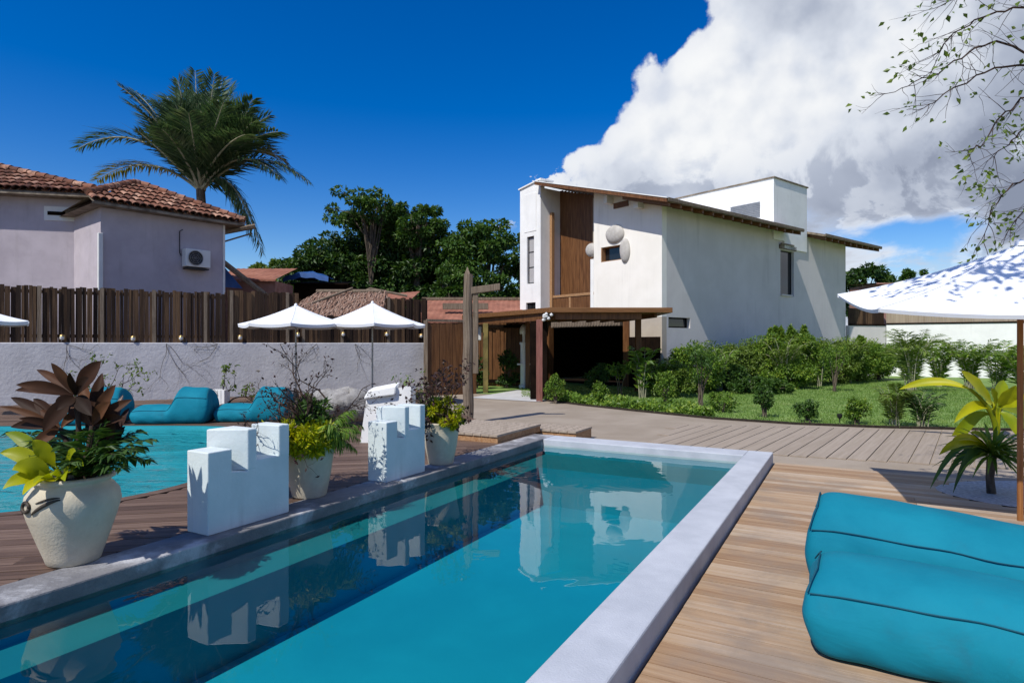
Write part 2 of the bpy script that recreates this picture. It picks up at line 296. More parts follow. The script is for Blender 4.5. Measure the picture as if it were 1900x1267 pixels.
# ------------------------------------------------------------------ object helpers
OFF = {}
class MB:
    def __init__(self): self.v = []; self.f = []
    def add(self, vs, fs):
        b = len(self.v); self.v.extend([tuple(p) for p in vs]); self.f.extend([tuple(i + b for i in q) for q in fs]); return self
    def hexa(self, p):      # 8 corners: bottom ring 0-3, top ring 4-7
        return self.add(p, [(3, 2, 1, 0), (4, 5, 6, 7), (0, 1, 5, 4), (1, 2, 6, 5), (2, 3, 7, 6), (3, 0, 4, 7)])
    def box(self, x0, x1, y0, y1, z0, z1, fr=None):
        p = [(x0, y0, z0), (x1, y0, z0), (x1, y1, z0), (x0, y1, z0), (x0, y0, z1), (x1, y0, z1), (x1, y1, z1), (x0, y1, z1)]
        if fr: p = [fr(*q) for q in p]
        return self.hexa(p)
    def prism(self, poly, z0, z1, fr=None):
        n = len(poly); fr = fr or (lambda a, b, c: (a, b, c))
        vs = [fr(a, b, z0) for a, b in poly] + [fr(a, b, z1) for a, b in poly]
        fs = [tuple(range(n))[::-1], tuple(range(n, 2 * n))] + [(i, (i + 1) % n, n + (i + 1) % n, n + i) for i in range(n)]
        return self.add(vs, fs)
    def tube(self, pts, rad, n=7, caps=True):
        pts = [Vector(p) for p in pts]; k = len(pts)
        if not hasattr(rad, '__len__'): rad = [rad] * k
        vs = []; fs = []; up = None
        for i, p in enumerate(pts):
            t = (pts[min(i + 1, k - 1)] - pts[max(i - 1, 0)])
            if t.length < 1e-9: t = Vector((0, 0, 1))
            t.normalize()
            if up is None: up = t.orthogonal().normalized()
            up = (up - t * up.dot(t))
            if up.length < 1e-6: up = t.orthogonal()
            up.normalize(); s = t.cross(up)
            for j in range(n):
                a = 2 * math.pi * j / n
                vs.append(p + (up * math.cos(a) + s * math.sin(a)) * rad[i])
        for i in range(k - 1):
            for j in range(n):
                fs.append((i * n + j, i * n + (j + 1) % n, (i + 1) * n + (j + 1) % n, (i + 1) * n + j))
        if caps: fs += [tuple(range(n))[::-1], tuple(range((k - 1) * n, k * n))]
        return self.add(vs, fs)
    def lathe(self, prof, c=(0, 0, 0), n=40, wob=None):
        vs = []; fs = []; k = len(prof)
        for (r, z) in prof:
            for j in range(n):
                a = 2 * math.pi * j / n; rr = r * (1 + (wob(a, z) if wob else 0))
                vs.append((c[0] + rr * math.cos(a), c[1] + rr * math.sin(a), c[2] + z))
        for i in range(k - 1):
            for j in range(n):
                fs.append((i * n + j, i * n + (j + 1) % n, (i + 1) * n + (j + 1) % n, (i + 1) * n + j))
        fs.append(tuple(range(n))[::-1])
        return self.add(vs, fs)
    def grid(self, rows):   # list of rows of points
        r = len(rows); c = len(rows[0])
        return self.add([p for row in rows for p in row], [(i * c + j, i * c + j + 1, (i + 1) * c + j + 1, (i + 1) * c + j) for i in range(r - 1) for j in range(c - 1)])
    def quads(self, A):     # numpy (n,4,3): loose quads
        b = len(self.v); A = np.asarray(A)
        self.v.extend(map(tuple, A.reshape(-1, 3).tolist()))
        self.f.extend([(b + 4 * i, b + 4 * i + 1, b + 4 * i + 2, b + 4 * i + 3) for i in range(len(A))]); return self
    def build(self, name, mat, parent=None, loc=None, smooth=False, bevel=0.0, auto=None):
        me = bpy.data.meshes.new(name)
        o = bpy.data.objects.new(name, me); COL.objects.link(o)
        if parent is not None:
            o.parent = parent; off = OFF.get(parent.name, Vector((0, 0, 0)))
        else:
            off = Vector(loc) if loc is not None else Vector((0, 0, 0)); o.location = off
        OFF[o.name] = off
        vv = (np.asarray(self.v, dtype=np.float64) - np.array(off)).tolist()
        me.from_pydata(vv, [], self.f)
        me.materials.append(mat)
        if smooth: me.polygons.foreach_set('use_smooth', [True] * len(me.polygons))
        if auto:
            me.polygons.foreach_set('use_smooth', [True] * len(me.polygons)); me.set_sharp_from_angle(angle=math.radians(auto))
        me.validate(); me.update()
        if bevel:
            b = o.modifiers.new('bevel', 'BEVEL'); b.width = bevel; b.segments = 2; b.limit_method = 'ANGLE'
        return o

def tag(o, label=None, cat=None, group=None, kind=None):
    if label: o['label'] = label
    if cat: o['category'] = cat
    if group: o['group'] = group
    if kind: o['kind'] = kind
    return o
def thing(name, loc, label, cat, group=None):
    o = bpy.data.objects.new(name, None); COL.objects.link(o); o.location = loc; o.empty_display_size = 0.1
    OFF[o.name] = Vector(loc)
    return tag(o, label, cat, group)
def copy_tree(o, parent=None):
    c = o.copy(); COL.objects.link(c)
    if parent: c.parent = parent
    for ch in o.children: copy_tree(ch, c)
    return c
def place(o, loc, rz=0.0, sc=1.0, label=None, sz=None):
    o.location = loc; o.rotation_euler = (0, 0, rz); o.scale = (sc, sc, sz or sc)
    if label: o['label'] = label
    return o
def at(px, py, Y): return Vector(((px - 950) / F * Y, Y, EYE - (py - HORIZON) / F * Y))
def gx(px, Y): return (px - 950) / F * Y
def pl(u, v, z=0.0):   # pool frame: u along the pool, v to the right
    return Vector((0.480 * u + 0.877 * v, 0.877 * u - 0.480 * v, z))
def sheet(name, poly, z, mat, holes=(), kind='structure', label=None, parent=None):
    loops = [[Vector((x, y, z)) for x, y in poly]] + [[Vector((x, y, z)) for x, y in h] for h in holes]
    tris = tessellate_polygon(loops); vs = [p for l in loops for p in l]
    m = MB()
    fs = []
    for t in tris:
        a, b, c = (vs[i] for i in t)
        fs.append(tuple(t) if (b - a).cross(c - a).z > 0 else tuple(t[::-1]))
    m.add(vs, fs)
    o = m.build(name, mat, parent)
    if parent is None: tag(o, label, kind=kind)
    return o
def inpoly(x, y, poly):
    r = False; n = len(poly); j = n - 1
    for i in range(n):
        xi, yi = poly[i]; xj, yj = poly[j]
        if (yi > y) != (yj > y) and x < (xj - xi) * (y - yi) / (yj - yi) + xi: r = not r
        j = i
    return r
def boards(inside, org, ang, wid, gap, a0, a1, b0, b1, z, th, rng, lmin=1.8, lmax=3.6, step=0.04):
    """deck boards: strips along direction `ang`, cut where inside() is false, with staggered butt joints"""
    ca, sa = math.cos(ang), math.sin(ang); m = MB()
    fr = lambda a, b, c: (org[0] + a * ca - b * sa, org[1] + a * sa + b * ca, c)
    b = b0
    while b < b1:
        a = a0; start = None; lim = 0
        while a <= a1 + step:
            x, y, _ = fr(a, b + wid / 2, 0)
            ok = a <= a1 and inside(x, y)
            if ok and start is None: start = a; lim = rng.uniform(lmin, lmax)
            if start is not None and (not ok or a - start > lim):
                if a - start > 0.08:
                    dz = rng.uniform(-0.0015, 0.0015)
                    m.box(start + 0.002, a - 0.002, b + gap / 2, b + wid - gap / 2, z - th, z + dz, fr)
                start = a if ok else None; lim = rng.uniform(lmin, lmax)
            a += step
        b += wid
    return m
def rvec(rng, n): 
    d = rng.normal(size=(n, 3)); return d / np.linalg.norm(d, axis=1)[:, None]
def leaf_cards(P, D, N, L, Wd, fold=0.18):
    D = D / np.linalg.norm(D, axis=1)[:, None]
    Sd = np.cross(D, N); Sd /= (np.linalg.norm(Sd, axis=1)[:, None] + 1e-9)
    N2 = np.cross(Sd, D); L = L[:, None]; Wd = Wd[:, None]
    mid = P + D * L * 0.45
    return np.stack([P, mid - Sd * Wd / 2 + N2 * Wd * fold, P + D * L - N2 * L * 0.12, mid + Sd * Wd / 2 + N2 * Wd * fold], axis=1)
def clump_leaves(m, clumps, per, size, rng, up=0.5, ratio=0.55, shell=0.45):
    for (c, r) in clumps:
        c = np.array(c); r = np.array(r if hasattr(r, '__len__') else (r, r, r * 0.8))
        n = max(3, int(per))
        d = rvec(rng, n); rad = rng.uniform(shell, 1.0, n) ** 0.6
        P = c + d * rad[:, None] * r
        D = d * 0.8 + rvec(rng, n) * 0.7 + np.array((0, 0, -0.15))
        N = d * 0.6 + np.array((0, 0, up)) + rvec(rng, n) * 0.45
        L = size * rng.uniform(0.6, 1.25, n)
        m.quads(leaf_cards(P, D, N, L, L * ratio))
    return m
def bez(p0, p1, p2, n):
    p0, p1, p2 = Vector(p0), Vector(p1), Vector(p2)
    return [p0 * (1 - t) ** 2 + p1 * 2 * t * (1 - t) + p2 * t * t for t in [i / n for i in range(n + 1)]]
def blade(m, p0, p1, width, arch=0.15, face=Vector((0, -1, 0.5)), n=9, wave=0.0, wmax=0.45, droop=0.0, fold=0.12, base=0.12, rng=None):
    """one broad leaf from p0 to p1 with a raised midline"""
    p0 = Vector(p0); p1 = Vector(p1); L = (p1 - p0).length
    mid = (p0 + p1) / 2 + Vector((0, 0, 1)) * arch * L
    pts = bez(p0, mid, p1 - Vector((0, 0, droop * L)), n)
    rows = []
    for i, p in enumerate(pts):
        t = i / n
        tg = (pts[min(i + 1, n)] - pts[max(i - 1, 0)]).normalized()
        s = tg.cross(face).normalized(); nn = s.cross(tg).normalized()
        k = (t / wmax) if t < wmax else (1 - (t - wmax) / (1 - wmax))
        ww = width * max(base * (1 - t), math.sin(max(0, min(1, k)) * math.pi / 2) ** 0.85) / 2 + 0.0012
        wv = wave * width * math.sin(t * 19 + L * 40)
        rows.append([p - s * ww + nn * (ww * fold * 2 + wv), p - s * ww * 0.5 + nn * ww * fold, p, p + s * ww * 0.5 + nn * ww * fold, p + s * ww + nn * (ww * fold * 2 - wv)])
    m.grid(rows)
def frond(ml, mr, p0, p1, p2, nleaf, ll, lw, rng, hang=0.5, r0=0.03, taper=0.35):
    """pinnate frond: rachis into mr, leaflets into ml"""
    pts = bez(p0, p1, p2, 14)
    if mr is not None: mr.tube(pts, [r0 * (1 - 0.85 * i / 14) for i in range(15)], 5, False)
    P = []; D = []; N = []; L = []
    for i in range(nleaf):
        t = 0.10 + 0.90 * (i + rng.uniform(0, 0.6)) / nleaf
        t = min(t, 0.999); k = t * 14; j = int(k); q = pts[j].lerp(pts[min(j + 1, 14)], k - j)
        tg = (pts[min(j + 1, 14)] - pts[j]).normalized()
        s = tg.cross(Vector((0, 0, 1)))
        if s.length < 0.05: s = Vector((1, 0, 0))
        s.normalize(); up = s.cross(tg).normalized()
        for sg in (-1, 1):
            d = s * sg * rng.uniform(0.6, 1.0) + tg * rng.uniform(0.55, 0.95) + up * rng.uniform(0.0, 0.3) - Vector((0, 0, hang * rng.uniform(0.5, 1.3)))
            P.append(q); D.append(d); N.append(up + Vector(rng.uniform(-0.3, 0.3, 3).tolist()))
            L.append(ll * (math.sin(math.pi * min(1, t * 0.85 + 0.12)) ** 0.6) * rng.uniform(0.8, 1.15) + 0.02)
    L = np.array(L)
    A = leaf_cards(np.array(P), np.array(D), np.array(N), L, np.full(len(L), lw), 0.2)
    A[:, 2, 2] -= L * hang * 0.25
    ml.quads(A)
def twigs(m, p, d, length, r, depth, rng, spread=0.55, n=5, tips=None, droop=0.0, kids=(2, 3)):
    """recursive branching twigs"""
    p = Vector(p); d = Vector(d).normalized(); pts = [p.copy()]
    for i in range(n):
        d = (d + Vector(rng.normal(0, 0.16, 3).tolist()) - Vector((0, 0, droop))).normalized(); p = p + d * length / n; pts.append(p.copy())
    m.tube(pts, [r * (1 - 0.6 * i / n) for i in range(n + 1)], 5 if r > 0.006 else 4, False)
    if tips is not None: tips.append((p.copy(), d.copy()))
    if depth > 0:
        for k in range(rng.integers(kids[0], kids[1] + 1)):
            j = rng.integers(2, n + 1); q = pts[j]
            nd = (d + Vector(rng.normal(0, spread, 3).tolist())).normalized()
            twigs(m, q, nd, length * rng.uniform(0.5, 0.8), r * 0.55, depth - 1, rng, spread, n, tips, droop, kids)

# ------------------------------------------------------------------ ground, pools, decks, paths
rng = np.random.default_rng(11); R = random.Random(5)
ZD = 0.165     # left deck level
UIN0, UIN1, VIN0, VIN1 = -3.2, 8.43, -4.08, -1.215
pool_out = [pl(-3.6, -4.43).xy, pl(8.85, -4.43).xy, pl(8.85, -0.91).xy, pl(-3.6, -0.91).xy]
lagoon = [(-10.5, 10.75), (-7.5, 10.85), (-5.0, 10.9), (-4.3, 10.3), (-3.75, 9.2), (-3.45, 8.0), (-3.3, 7.0), (-3.35, 6.3), (-3.62, 5.75), (-4.1, 5.35), (-4.9, 5.05), (-6.0, 4.85), (-10.5, 4.5)]
def smooth_loop(poly, it=2):
    for _ in range(it):
        o = []
        for i in range(len(poly)):
            a = Vector(poly[i]); b = Vector(poly[(i + 1) % len(poly)])
            o += [tuple(a * 0.75 + b * 0.25), tuple(a * 0.25 + b * 0.75)]
        poly = o
    return poly
lagoon = smooth_loop(lagoon)
def grow(poly, d):
    c = Vector((sum(p[0] for p in poly) / len(poly), sum(p[1] for p in poly) / len(poly))); out = []
    n = len(poly)
    for i in range(n):
        a = Vector(poly[i - 1]); b = Vector(poly[(i + 1) % n]); t = (b - a).normalized(); nn = Vector((t.y, -t.x))
        p = Vector(poly[i])
        if nn.dot(p - c) < 0: nn = -nn
        out.append(tuple(p + nn * d))
    return out
sheet('ground', [(-900, -40), (900, -40), (900, 1500), (-900, 1500)], -0.012, M['earth'], holes=[[tuple(p) for p in pool_out], lagoon], label='bare garden earth beneath the paving')

# the long swimming pool: plastered shell with a bench along the left and far sides
pool = thing('swimming_pool', pl(2.6, -2.6, 0), 'long turquoise lap pool with a raised white rim in the foreground', 'swimming pool')
WZ, BZ, FZ = 0.075, -0.06, -0.56
m = MB()
q = lambda *a: m.add([pl(*p) for p in a], [(0, 1, 2, 3)])
BV, BU = -3.70, 7.50
q((UIN0, VIN0, 0.05), (UIN1, VIN0, 0.05), (UIN1, VIN0, BZ), (UIN0, VIN0, BZ))
q((UIN1, VIN0, 0.05), (UIN1, VIN1, 0.05), (UIN1, VIN1, BZ), (UIN1, VIN0, BZ))
q((UIN0, VIN1, 0.05), (UIN1, VIN1, 0.05), (UIN1, VIN1, FZ), (UIN0, VIN1, FZ))
q((UIN0, VIN0, 0.05), (UIN0, VIN1, 0.05), (UIN0, VIN1, FZ), (UIN0, VIN0, FZ))
q((UIN0, BV, BZ), (BU, BV, BZ), (BU, BV, FZ), (UIN0, BV, FZ))
q((BU, BV, BZ), (BU, VIN1, BZ), (BU, VIN1, FZ), (BU, BV, FZ))
q((UIN0, BV, FZ), (BU, BV, FZ), (BU, VIN1, FZ), (UIN0, VIN1, FZ))
m.build('basin', M['tile'], pool)
m = MB()
q((UIN0, VIN0, BZ), (UIN1, VIN0, BZ), (UIN1, BV, BZ), (UIN0, BV, BZ))
q((BU, BV, BZ), (UIN1, BV, BZ), (UIN1, VIN1, BZ), (BU, VIN1, BZ))
m.build('bench', M['benchtile'], pool)
CT = 0.17
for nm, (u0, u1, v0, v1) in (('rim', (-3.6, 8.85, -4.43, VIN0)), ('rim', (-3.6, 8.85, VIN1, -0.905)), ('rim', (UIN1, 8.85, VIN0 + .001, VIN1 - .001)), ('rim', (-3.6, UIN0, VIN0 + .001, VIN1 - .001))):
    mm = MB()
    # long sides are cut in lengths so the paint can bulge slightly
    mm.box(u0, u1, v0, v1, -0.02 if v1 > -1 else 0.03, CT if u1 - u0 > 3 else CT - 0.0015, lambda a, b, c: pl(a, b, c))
    mm.build(nm, M['rim_stain_shade' if v1 < -4 else 'coping'], pool, bevel=0.012)
sheet('water', [pl(UIN0, VIN0).xy, pl(UIN1, VIN0).xy, pl(UIN1, VIN1).xy, pl(UIN0, VIN1).xy], WZ, M['water'], label='calm clear water of the long pool')

# the free-form pool on the left
lag = thing('curved_pool', (-5.5, 7.5, 0), 'free-form rippling pool on the left with a curved deck edge', 'swimming pool')
sheet('basin', lagoon, -0.30, M['lagtile'], parent=lag)
mm = MB(); n = len(lagoon)
mm.add([(x, y, -0.45) for x, y in lagoon] + [(x, y, ZD) for x, y in lagoon], [(i, (i + 1) % n, n + (i + 1) % n, n + i) for i in range(n)])
mm.build('pool_wall', M['lagtile'], lag)
mm = MB(); g_ = grow(lagoon, 0.13)
mm.add([(x, y, ZD + .006) for x, y in lagoon] + [(x, y, ZD + .006) for x, y in g_] + [(x, y, ZD - .1) for x, y in g_], [(i, (i + 1) % n, n + (i + 1) % n, n + i) for i in range(n)] + [(n + i, n + (i + 1) % n, 2 * n + (i + 1) % n, 2 * n + i) for i in range(n)])
mm.build('rim', M['deck2'], lag)
sheet('water', lagoon, 0.10, M['ripple'], label='rippled turquoise water of the curved pool')

# boundary wall line at the left
WP, WD, WN = Vector((-9.04, 16.0)), Vector((0.872, 0.489)), Vector((0.489, -0.872))
def wl(s, n=0.0, z=0.0): p = WP + WD * s + WN * n; return (p.x, p.y, z)
DECK2 = [(-24, -3), pl(-3.6, -4.43).xy[:], pl(8.86, -4.43).xy[:], (-0.55, 11.3), (-1.1, 12.9), (-1.9, 15.0), (-2.6, 17.5), wl(7.4)[:2], wl(-15)[:2]]
DECK2 = [tuple(p) for p in DECK2]
lag_out = grow(lagoon, 0.12)
in2 = lambda x, y: inpoly(x, y, DECK2) and not inpoly(x, y, lag_out)
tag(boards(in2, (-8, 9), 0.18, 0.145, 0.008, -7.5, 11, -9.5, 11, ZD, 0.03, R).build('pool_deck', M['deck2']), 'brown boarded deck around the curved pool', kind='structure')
mm = MB()
sheet('deck_underlay', DECK2, ZD - 0.04, M['soil'], holes=[lagoon], label='dark underlay below the brown deck boards')
for a, b in zip(DECK2[2:7], DECK2[3:8]):
    a, b = Vector(a), Vector(b); t = (b - a).normalized(); nn = Vector((t.y, -t.x))
    mm.prism([tuple(a), tuple(b), tuple(b + nn * 0.03), tuple(a + nn * 0.03)], 0, ZD - 0.002)
tag(mm.build('deck_edge', M['deck2']), 'edge board of the brown deck along the path', kind='structure')

# sunny deck at the right, its boards run across the pool's length
DECK1 = [pl(-4, -0.90).xy, pl(8.87, -0.90).xy, pl(8.87, 1.7).xy, (7.3, 6.7), (9.5, 5.6), (9.5, -4)]
DECK1 = [tuple(p) for p in DECK1]
BED = smooth_loop([(4.45, 6.75), (5.3, 7.15), (6.4, 7.0), (6.6, 6.2), (5.4, 5.75), (4.7, 5.95)], 2)
in1 = lambda x, y: inpoly(x, y, DECK1) and not inpoly(x, y, BED)
DA = UDIR - math.pi / 2
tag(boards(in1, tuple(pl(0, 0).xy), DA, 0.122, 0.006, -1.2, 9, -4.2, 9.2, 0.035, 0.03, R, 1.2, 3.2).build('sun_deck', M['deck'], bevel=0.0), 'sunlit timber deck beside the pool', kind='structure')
sheet('path', [(-3.4, 9.3), pl(8.87, -4.4).xy[:], pl(8.87, 1.7).xy[:], (7.3, 6.6), (40, -6), (40, 16), (8, 15), (3.5, 17.5), (1.2, 21.6), (-3.2, 21.6), (-3.2, 14)], 0.004, M['path'], label='tan concrete garden path')
sheet('deck_base', DECK1, 0.001, M['soil'], label='dark ground under the sunlit deck')
sheet('planting_bed', BED, 0.036, M['gravel'], label='pale gravel bed let into the deck')
WALK = [(2.2, 9.75), (3.75, 8.85), (6.6, 7.75), (9.0, 9.2), (8.6, 11.2), (5.2, 11.95), (3.2, 12.2)]
tag(boards(lambda x, y: inpoly(x, y, WALK), (4.5, 8.5), 0.93, 0.235, 0.016, -3, 7, -5, 4, 0.022, 0.016, R, 2.0, 4.0).build('boardwalk', M['walk']), 'grey-tan boarded strip of the path', kind='structure')
LAWN = [(0.95, 17.3), (1.9, 15.9), (2.95, 14.6), (4.25, 13.15), (5.6, 12.25), (7.0, 11.75), (8.6, 11.45), (12, 11.0), (30, 10), (60, 30), (60, 70), (-2.8, 70), (-2.8, 20.6), (-0.6, 19.6), (0.6, 18.2)]
sheet('lawn', LAWN, 0.010, M['lawn'], label='sunlit lawn in front of the house')
EDGE = LAWN[:8]
mm = MB()
for a, b in zip(EDGE[:-1], EDGE[1:]):
    a, b = Vector(a), Vector(b); t = (b - a).normalized(); nn = Vector((-t.y, t.x))
    if nn.y < 0: nn = -nn
    mm.prism([tuple(a), tuple(b), tuple(b + nn * 0.10), tuple(a + nn * 0.10)], -0.01, 0.045)
tag(mm.build('lawn_edging', M['soil']), 'dark soil edging between lawn and path', kind='structure')
sheet('threshold_slab', [(-1.25, 18.3), (0.75, 17.0), (2.0, 19.8), (0.2, 21.3)], 0.016, M['slab'], label='pale stone slab at the pergola entrance')

# grass blades over the lawn that shows
def scatter_grass():
    n = 70000
    x = rng.uniform(0.3, 16, n * 2); y = rng.uniform(11.0, 27, n * 2)
    ok = np.array([inpoly(a, b, LAWN) for a, b in zip(x, y)]); x, y = x[ok][:n], y[ok][:n]; n = len(x)
    P = np.stack([x, y, np.full(n, 0.008)], 1)
    D = rng.normal(size=(n, 3)) * 0.55; D[:, 2] = 1.0
    N = rvec(rng, n)
    L = rng.uniform(0.03, 0.085, n)
    return MB().quads(leaf_cards(P, D, N, L, np.full(n, 0.012) + 0.006 * rng.random(n)))
tag(scatter_grass().build('grass', M['l_grass']), 'short green grass growing over the lawn', 'grass', kind='stuff')

# two low wooden platforms at the far left corner of the pool
def platform(name, u0, u1, v0, v1, z0, z1, label):
    t = thing(name, pl((u0 + u1) / 2, (v0 + v1) / 2, z0), label, 'step', 'low wooden platforms by the pool corner')
    fr = lambda a, b, c: pl(a, b, c)
    m = MB(); k = int((v1 - v0) / 0.14)
    for i in range(k):
        w_ = (v1 - v0) / k
        m.box(u0 - .02, u1 + .02, v0 + i * w_ + .004, v0 + (i + 1) * w_ - .004, z1 - 0.03, z1, fr)
    m.build('top', M['steptop'], t)
    MB().box(u0, u1, v0 + .01, v1 - .01, z0, z1 - .032, fr).build('body', M['step'], t)
platform('wooden_platform', 7.75, 9.15, -5.75, -4.47, ZD, 0.285, 'low wooden platform with an orange front by the white pool corner')
platform('wooden_platform', 9.18, 9.85, -4.75, -3.85, 0.004, 0.20, 'darker wooden platform beyond the far left pool corner')

# ------------------------------------------------------------------ the house
C0 = Vector((5.2, 21.5)); HS = Vector((0.783, 0.621)); HT = Vector((-0.621, 0.783))
def HP(s, t, z): p = C0 + HS * s + HT * t; return (p.x, p.y, z)
def holed(m, fr, a0, a1, z0, z1, holes, th):
    """a wall with real openings: fr(a, depth, z), depth 0 outside"""
    A = sorted({a0, a1, *[h[0] for h in holes], *[h[1] for h in holes]}); Z = sorted({z0, z1, *[h[2] for h in holes], *[h[3] for h in holes]})
    solid = lambda i, j: 0 <= i < len(A) - 1 and 0 <= j < len(Z) - 1 and not any(h[0] - 1e-6 <= A[i] and A[i + 1] <= h[1] + 1e-6 and h[2] - 1e-6 <= Z[j] and Z[j + 1] <= h[3] + 1e-6 for h in holes)
    for i in range(len(A) - 1):
        for j in range(len(Z) - 1):
            if not solid(i, j): continue
            a, b, c, d = A[i], A[i + 1], Z[j], Z[j + 1]
            add = lambda *p: m.add([fr(*x) for x in p], [(0, 1, 2, 3)])
            add((a, 0, c), (b, 0, c), (b, 0, d), (a, 0, d)); add((a, th, c), (a, th, d), (b, th, d), (b, th, c))
            if not solid(i - 1, j): add((a, 0, c), (a, 0, d), (a, th, d), (a, th, c))
            if not solid(i + 1, j): add((b, 0, c), (b, th, c), (b, th, d), (b, 0, d))
            if not solid(i, j - 1): add((a, 0, c), (a, th, c), (b, th, c), (b, 0, c))
            if not solid(i, j + 1): add((a, 0, d), (b, 0, d), (b, th, d), (a, th, d))
house = thing('house', HP(0, 0, 0), 'white two-storey modern house with slanted roof, tower and wooden balcony', 'house')
rz_ = lambda t: 6.52 + 0.285 * t            # underside of the slanted roof
side = lambda a, d, z: HP(a, d, z)          # side wall: along s
front = lambda a, d, z: HP(d, a, z)         # front: along t
L_ = 14.2
WIN_T = (8.0, 9.15, 3.66, 5.62); WIN_S = (0.36, 1.62, 2.17, 2.54)
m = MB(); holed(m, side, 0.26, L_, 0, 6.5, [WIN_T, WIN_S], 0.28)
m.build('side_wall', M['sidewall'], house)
m = MB(); wf = (1.70, 2.88, 4.72, 5.28)
holed(m, front, 0, 3.255, 2.55, 6.30, [wf], 0.26)
m.prism([(0, 6.30), (3.255, 6.30), (3.255, rz_(3.255)), (0, rz_(0))], 0, 0.26, lambda a, b, c: HP(c, a, b))
m.build('front_wall', M['facade'], house)
m = MB(); m.box(0.0, 0.26, 0, 1.68, 0.0, 2.549, lambda a, b, c: HP(a, b, c)); m.build('ground_floor_wall', M['beige'], house)
# dark boarded door in the ground floor wall
m = MB()
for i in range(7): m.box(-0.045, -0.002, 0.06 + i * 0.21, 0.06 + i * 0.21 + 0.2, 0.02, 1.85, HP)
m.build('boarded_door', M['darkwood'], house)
# white pier at the left of the balcony
pz = lambda t: 8.30 + 0.0 * t
t0, t1 = 5.83, 7.18
m = MB()
holed(m, lambda a, d, z: HP(-0.5 + d, a, z), t0, t1, 2.55, 8.1, [(6.25, 6.72, 4.15, 6.15), (6.15, 6.78, 2.75, 3.35)], 0.22)
m.prism([(t0, 8.1), (t1, 8.1), (t1, 8.24), (t0, 8.42)], 0, 0.22, lambda a, b, c: HP(-0.5 + c, a, b))
m.box(-0.28, 0.66, t0, t0 + 0.22, 2.55, 8.1, HP); m.box(-0.28, 0.6, t1 - 0.22, t1, 2.55, 8.1, HP)
m.build('pier', M['white'], house)
MB().box(0.0, 0.26, 5.86, 7.18, 0, 2.549, HP).build('ground_floor_wall', M['timber'], house)
m = MB(); m.prism([(t0 - .06, 8.42), (t1 + .06, 8.24), (t1 + .06, 8.29), (t0 - .06, 8.475)], -0.06, 0.7, lambda a, b, c: HP(-0.5 + c, a, b)); m.build('pier_cap', M['white'], house)
m = MB(); m.box(-0.517, -0.498, 6.10, 6.88, 6.35, 7.95, HP); m.build('raised_panel', M['white'], house)
def window(par, fr, a0, a1, z0, z1, dep, fm, gm, mull=(), bars=()):
    f = MB(); w_ = 0.05
    for (x0, x1, y0, y1) in ((a0, a0 + w_, z0, z1), (a1 - w_, a1, z0, z1), (a0 + w_, a1 - w_, z0, z0 + w_), (a0 + w_, a1 - w_, z1 - w_, z1)):
        f.box(x0, x1, dep, dep + 0.05, y0, y1, fr)
    for x in mull: f.box(x - .018, x + .018, dep + .004, dep + .046, z0 + w_, z1 - w_, fr)
    for y in bars: f.box(a0 + w_, a1 - w_, dep + .006, dep + .044, y - .018, y + .018, fr)
    wd = f.build('window', fm, par)
    MB().box(a0 + w_, a1 - w_, dep + .02, dep + .03, z0 + w_, z1 - w_, fr).build('pane', gm, wd)
    return wd
pf = lambda a, d, z: HP(-0.5 + d, a, z)
window(house, pf, 6.251, 6.719, 4.151, 6.149, 0.08, M['darkmetal'], M['curtain'], bars=(4.85, 5.5))
window(house, pf, 6.151, 6.779, 2.751, 3.349, 0.08, M['darkmetal'], M['glass'], mull=(6.35, 6.56))
window(house, side, *WIN_T[:2], *WIN_T[2:], 0.12, M['darkmetal'], M['glass'])
window(house, side, *WIN_S[:2], *WIN_S[2:], 0.14, M['darkwood'], M['glass'])
window(house, front, 1.701, 2.879, 4.721, 5.279, 0.20, M['timber'], M['glass'])
m = MB(); m.box(8.0 - .12, 9.15 + .12, -0.06, 0.05, 5.66, 5.84, HP); m.box(7.92, 9.0, -0.10, -0.061, 5.84, 5.90, HP); m.build('window_lintel', M['roofedge'], house)
m = MB(); m.box(7.98, 8.9, -0.08, 0.10, 3.66, 3.72, HP); m.build('window_sill', M['sidewall'], house)
# reveal lining of the facade window in orange wood
m = MB(); m.box(0.005, 0.19, 2.84, 2.879, 4.722, 5.278, HP); m.box(0.005, 0.19, 1.702, 2.838, 4.722, 4.745, HP); m.build('window_reveal', M['step'], house)
# balcony
bal = tag(MB().box(0.0, 2.2, 3.256, 5.829, 2.55, 2.75, HP).build('balcony', M['step'], house))
m = MB()
for i in range(12): m.box(0.60, 0.64, 3.46 + i * 0.2, 3.46 + (i + 1) * 0.2 - 0.006, 2.751, rz_(3.46 + i * .2) - 0.02, HP)
m.build('back_panelling', M['timber'], bal)
m = MB(); m.box(0.262, 0.59, 3.256, 3.56, 2.751, 7.35, HP); m.build('side_panel', M['beige'], bal)
m = MB()
m.box(0.04, 0.12, 3.262, 5.68, 3.52, 3.62, HP); m.box(0.05, 0.11, 3.262, 5.68, 2.78, 2.86, HP); m.box(0.06, 0.10, 4.62, 4.72, 2.86, 3.52, HP)
m.build('railing', M['step'], bal)
MB().box(0.0, 0.14, 5.68, 5.82, 2.751, 7.1, HP).build('post', M['step'], bal)
m = MB()
for i in range(9): m.box(0.07, 0.095, 3.48 + i * 0.245, 3.48 + i * 0.245 + 0.235, 2.87, 3.51, HP)
m.build('railing_panel', M['timber'], bal)
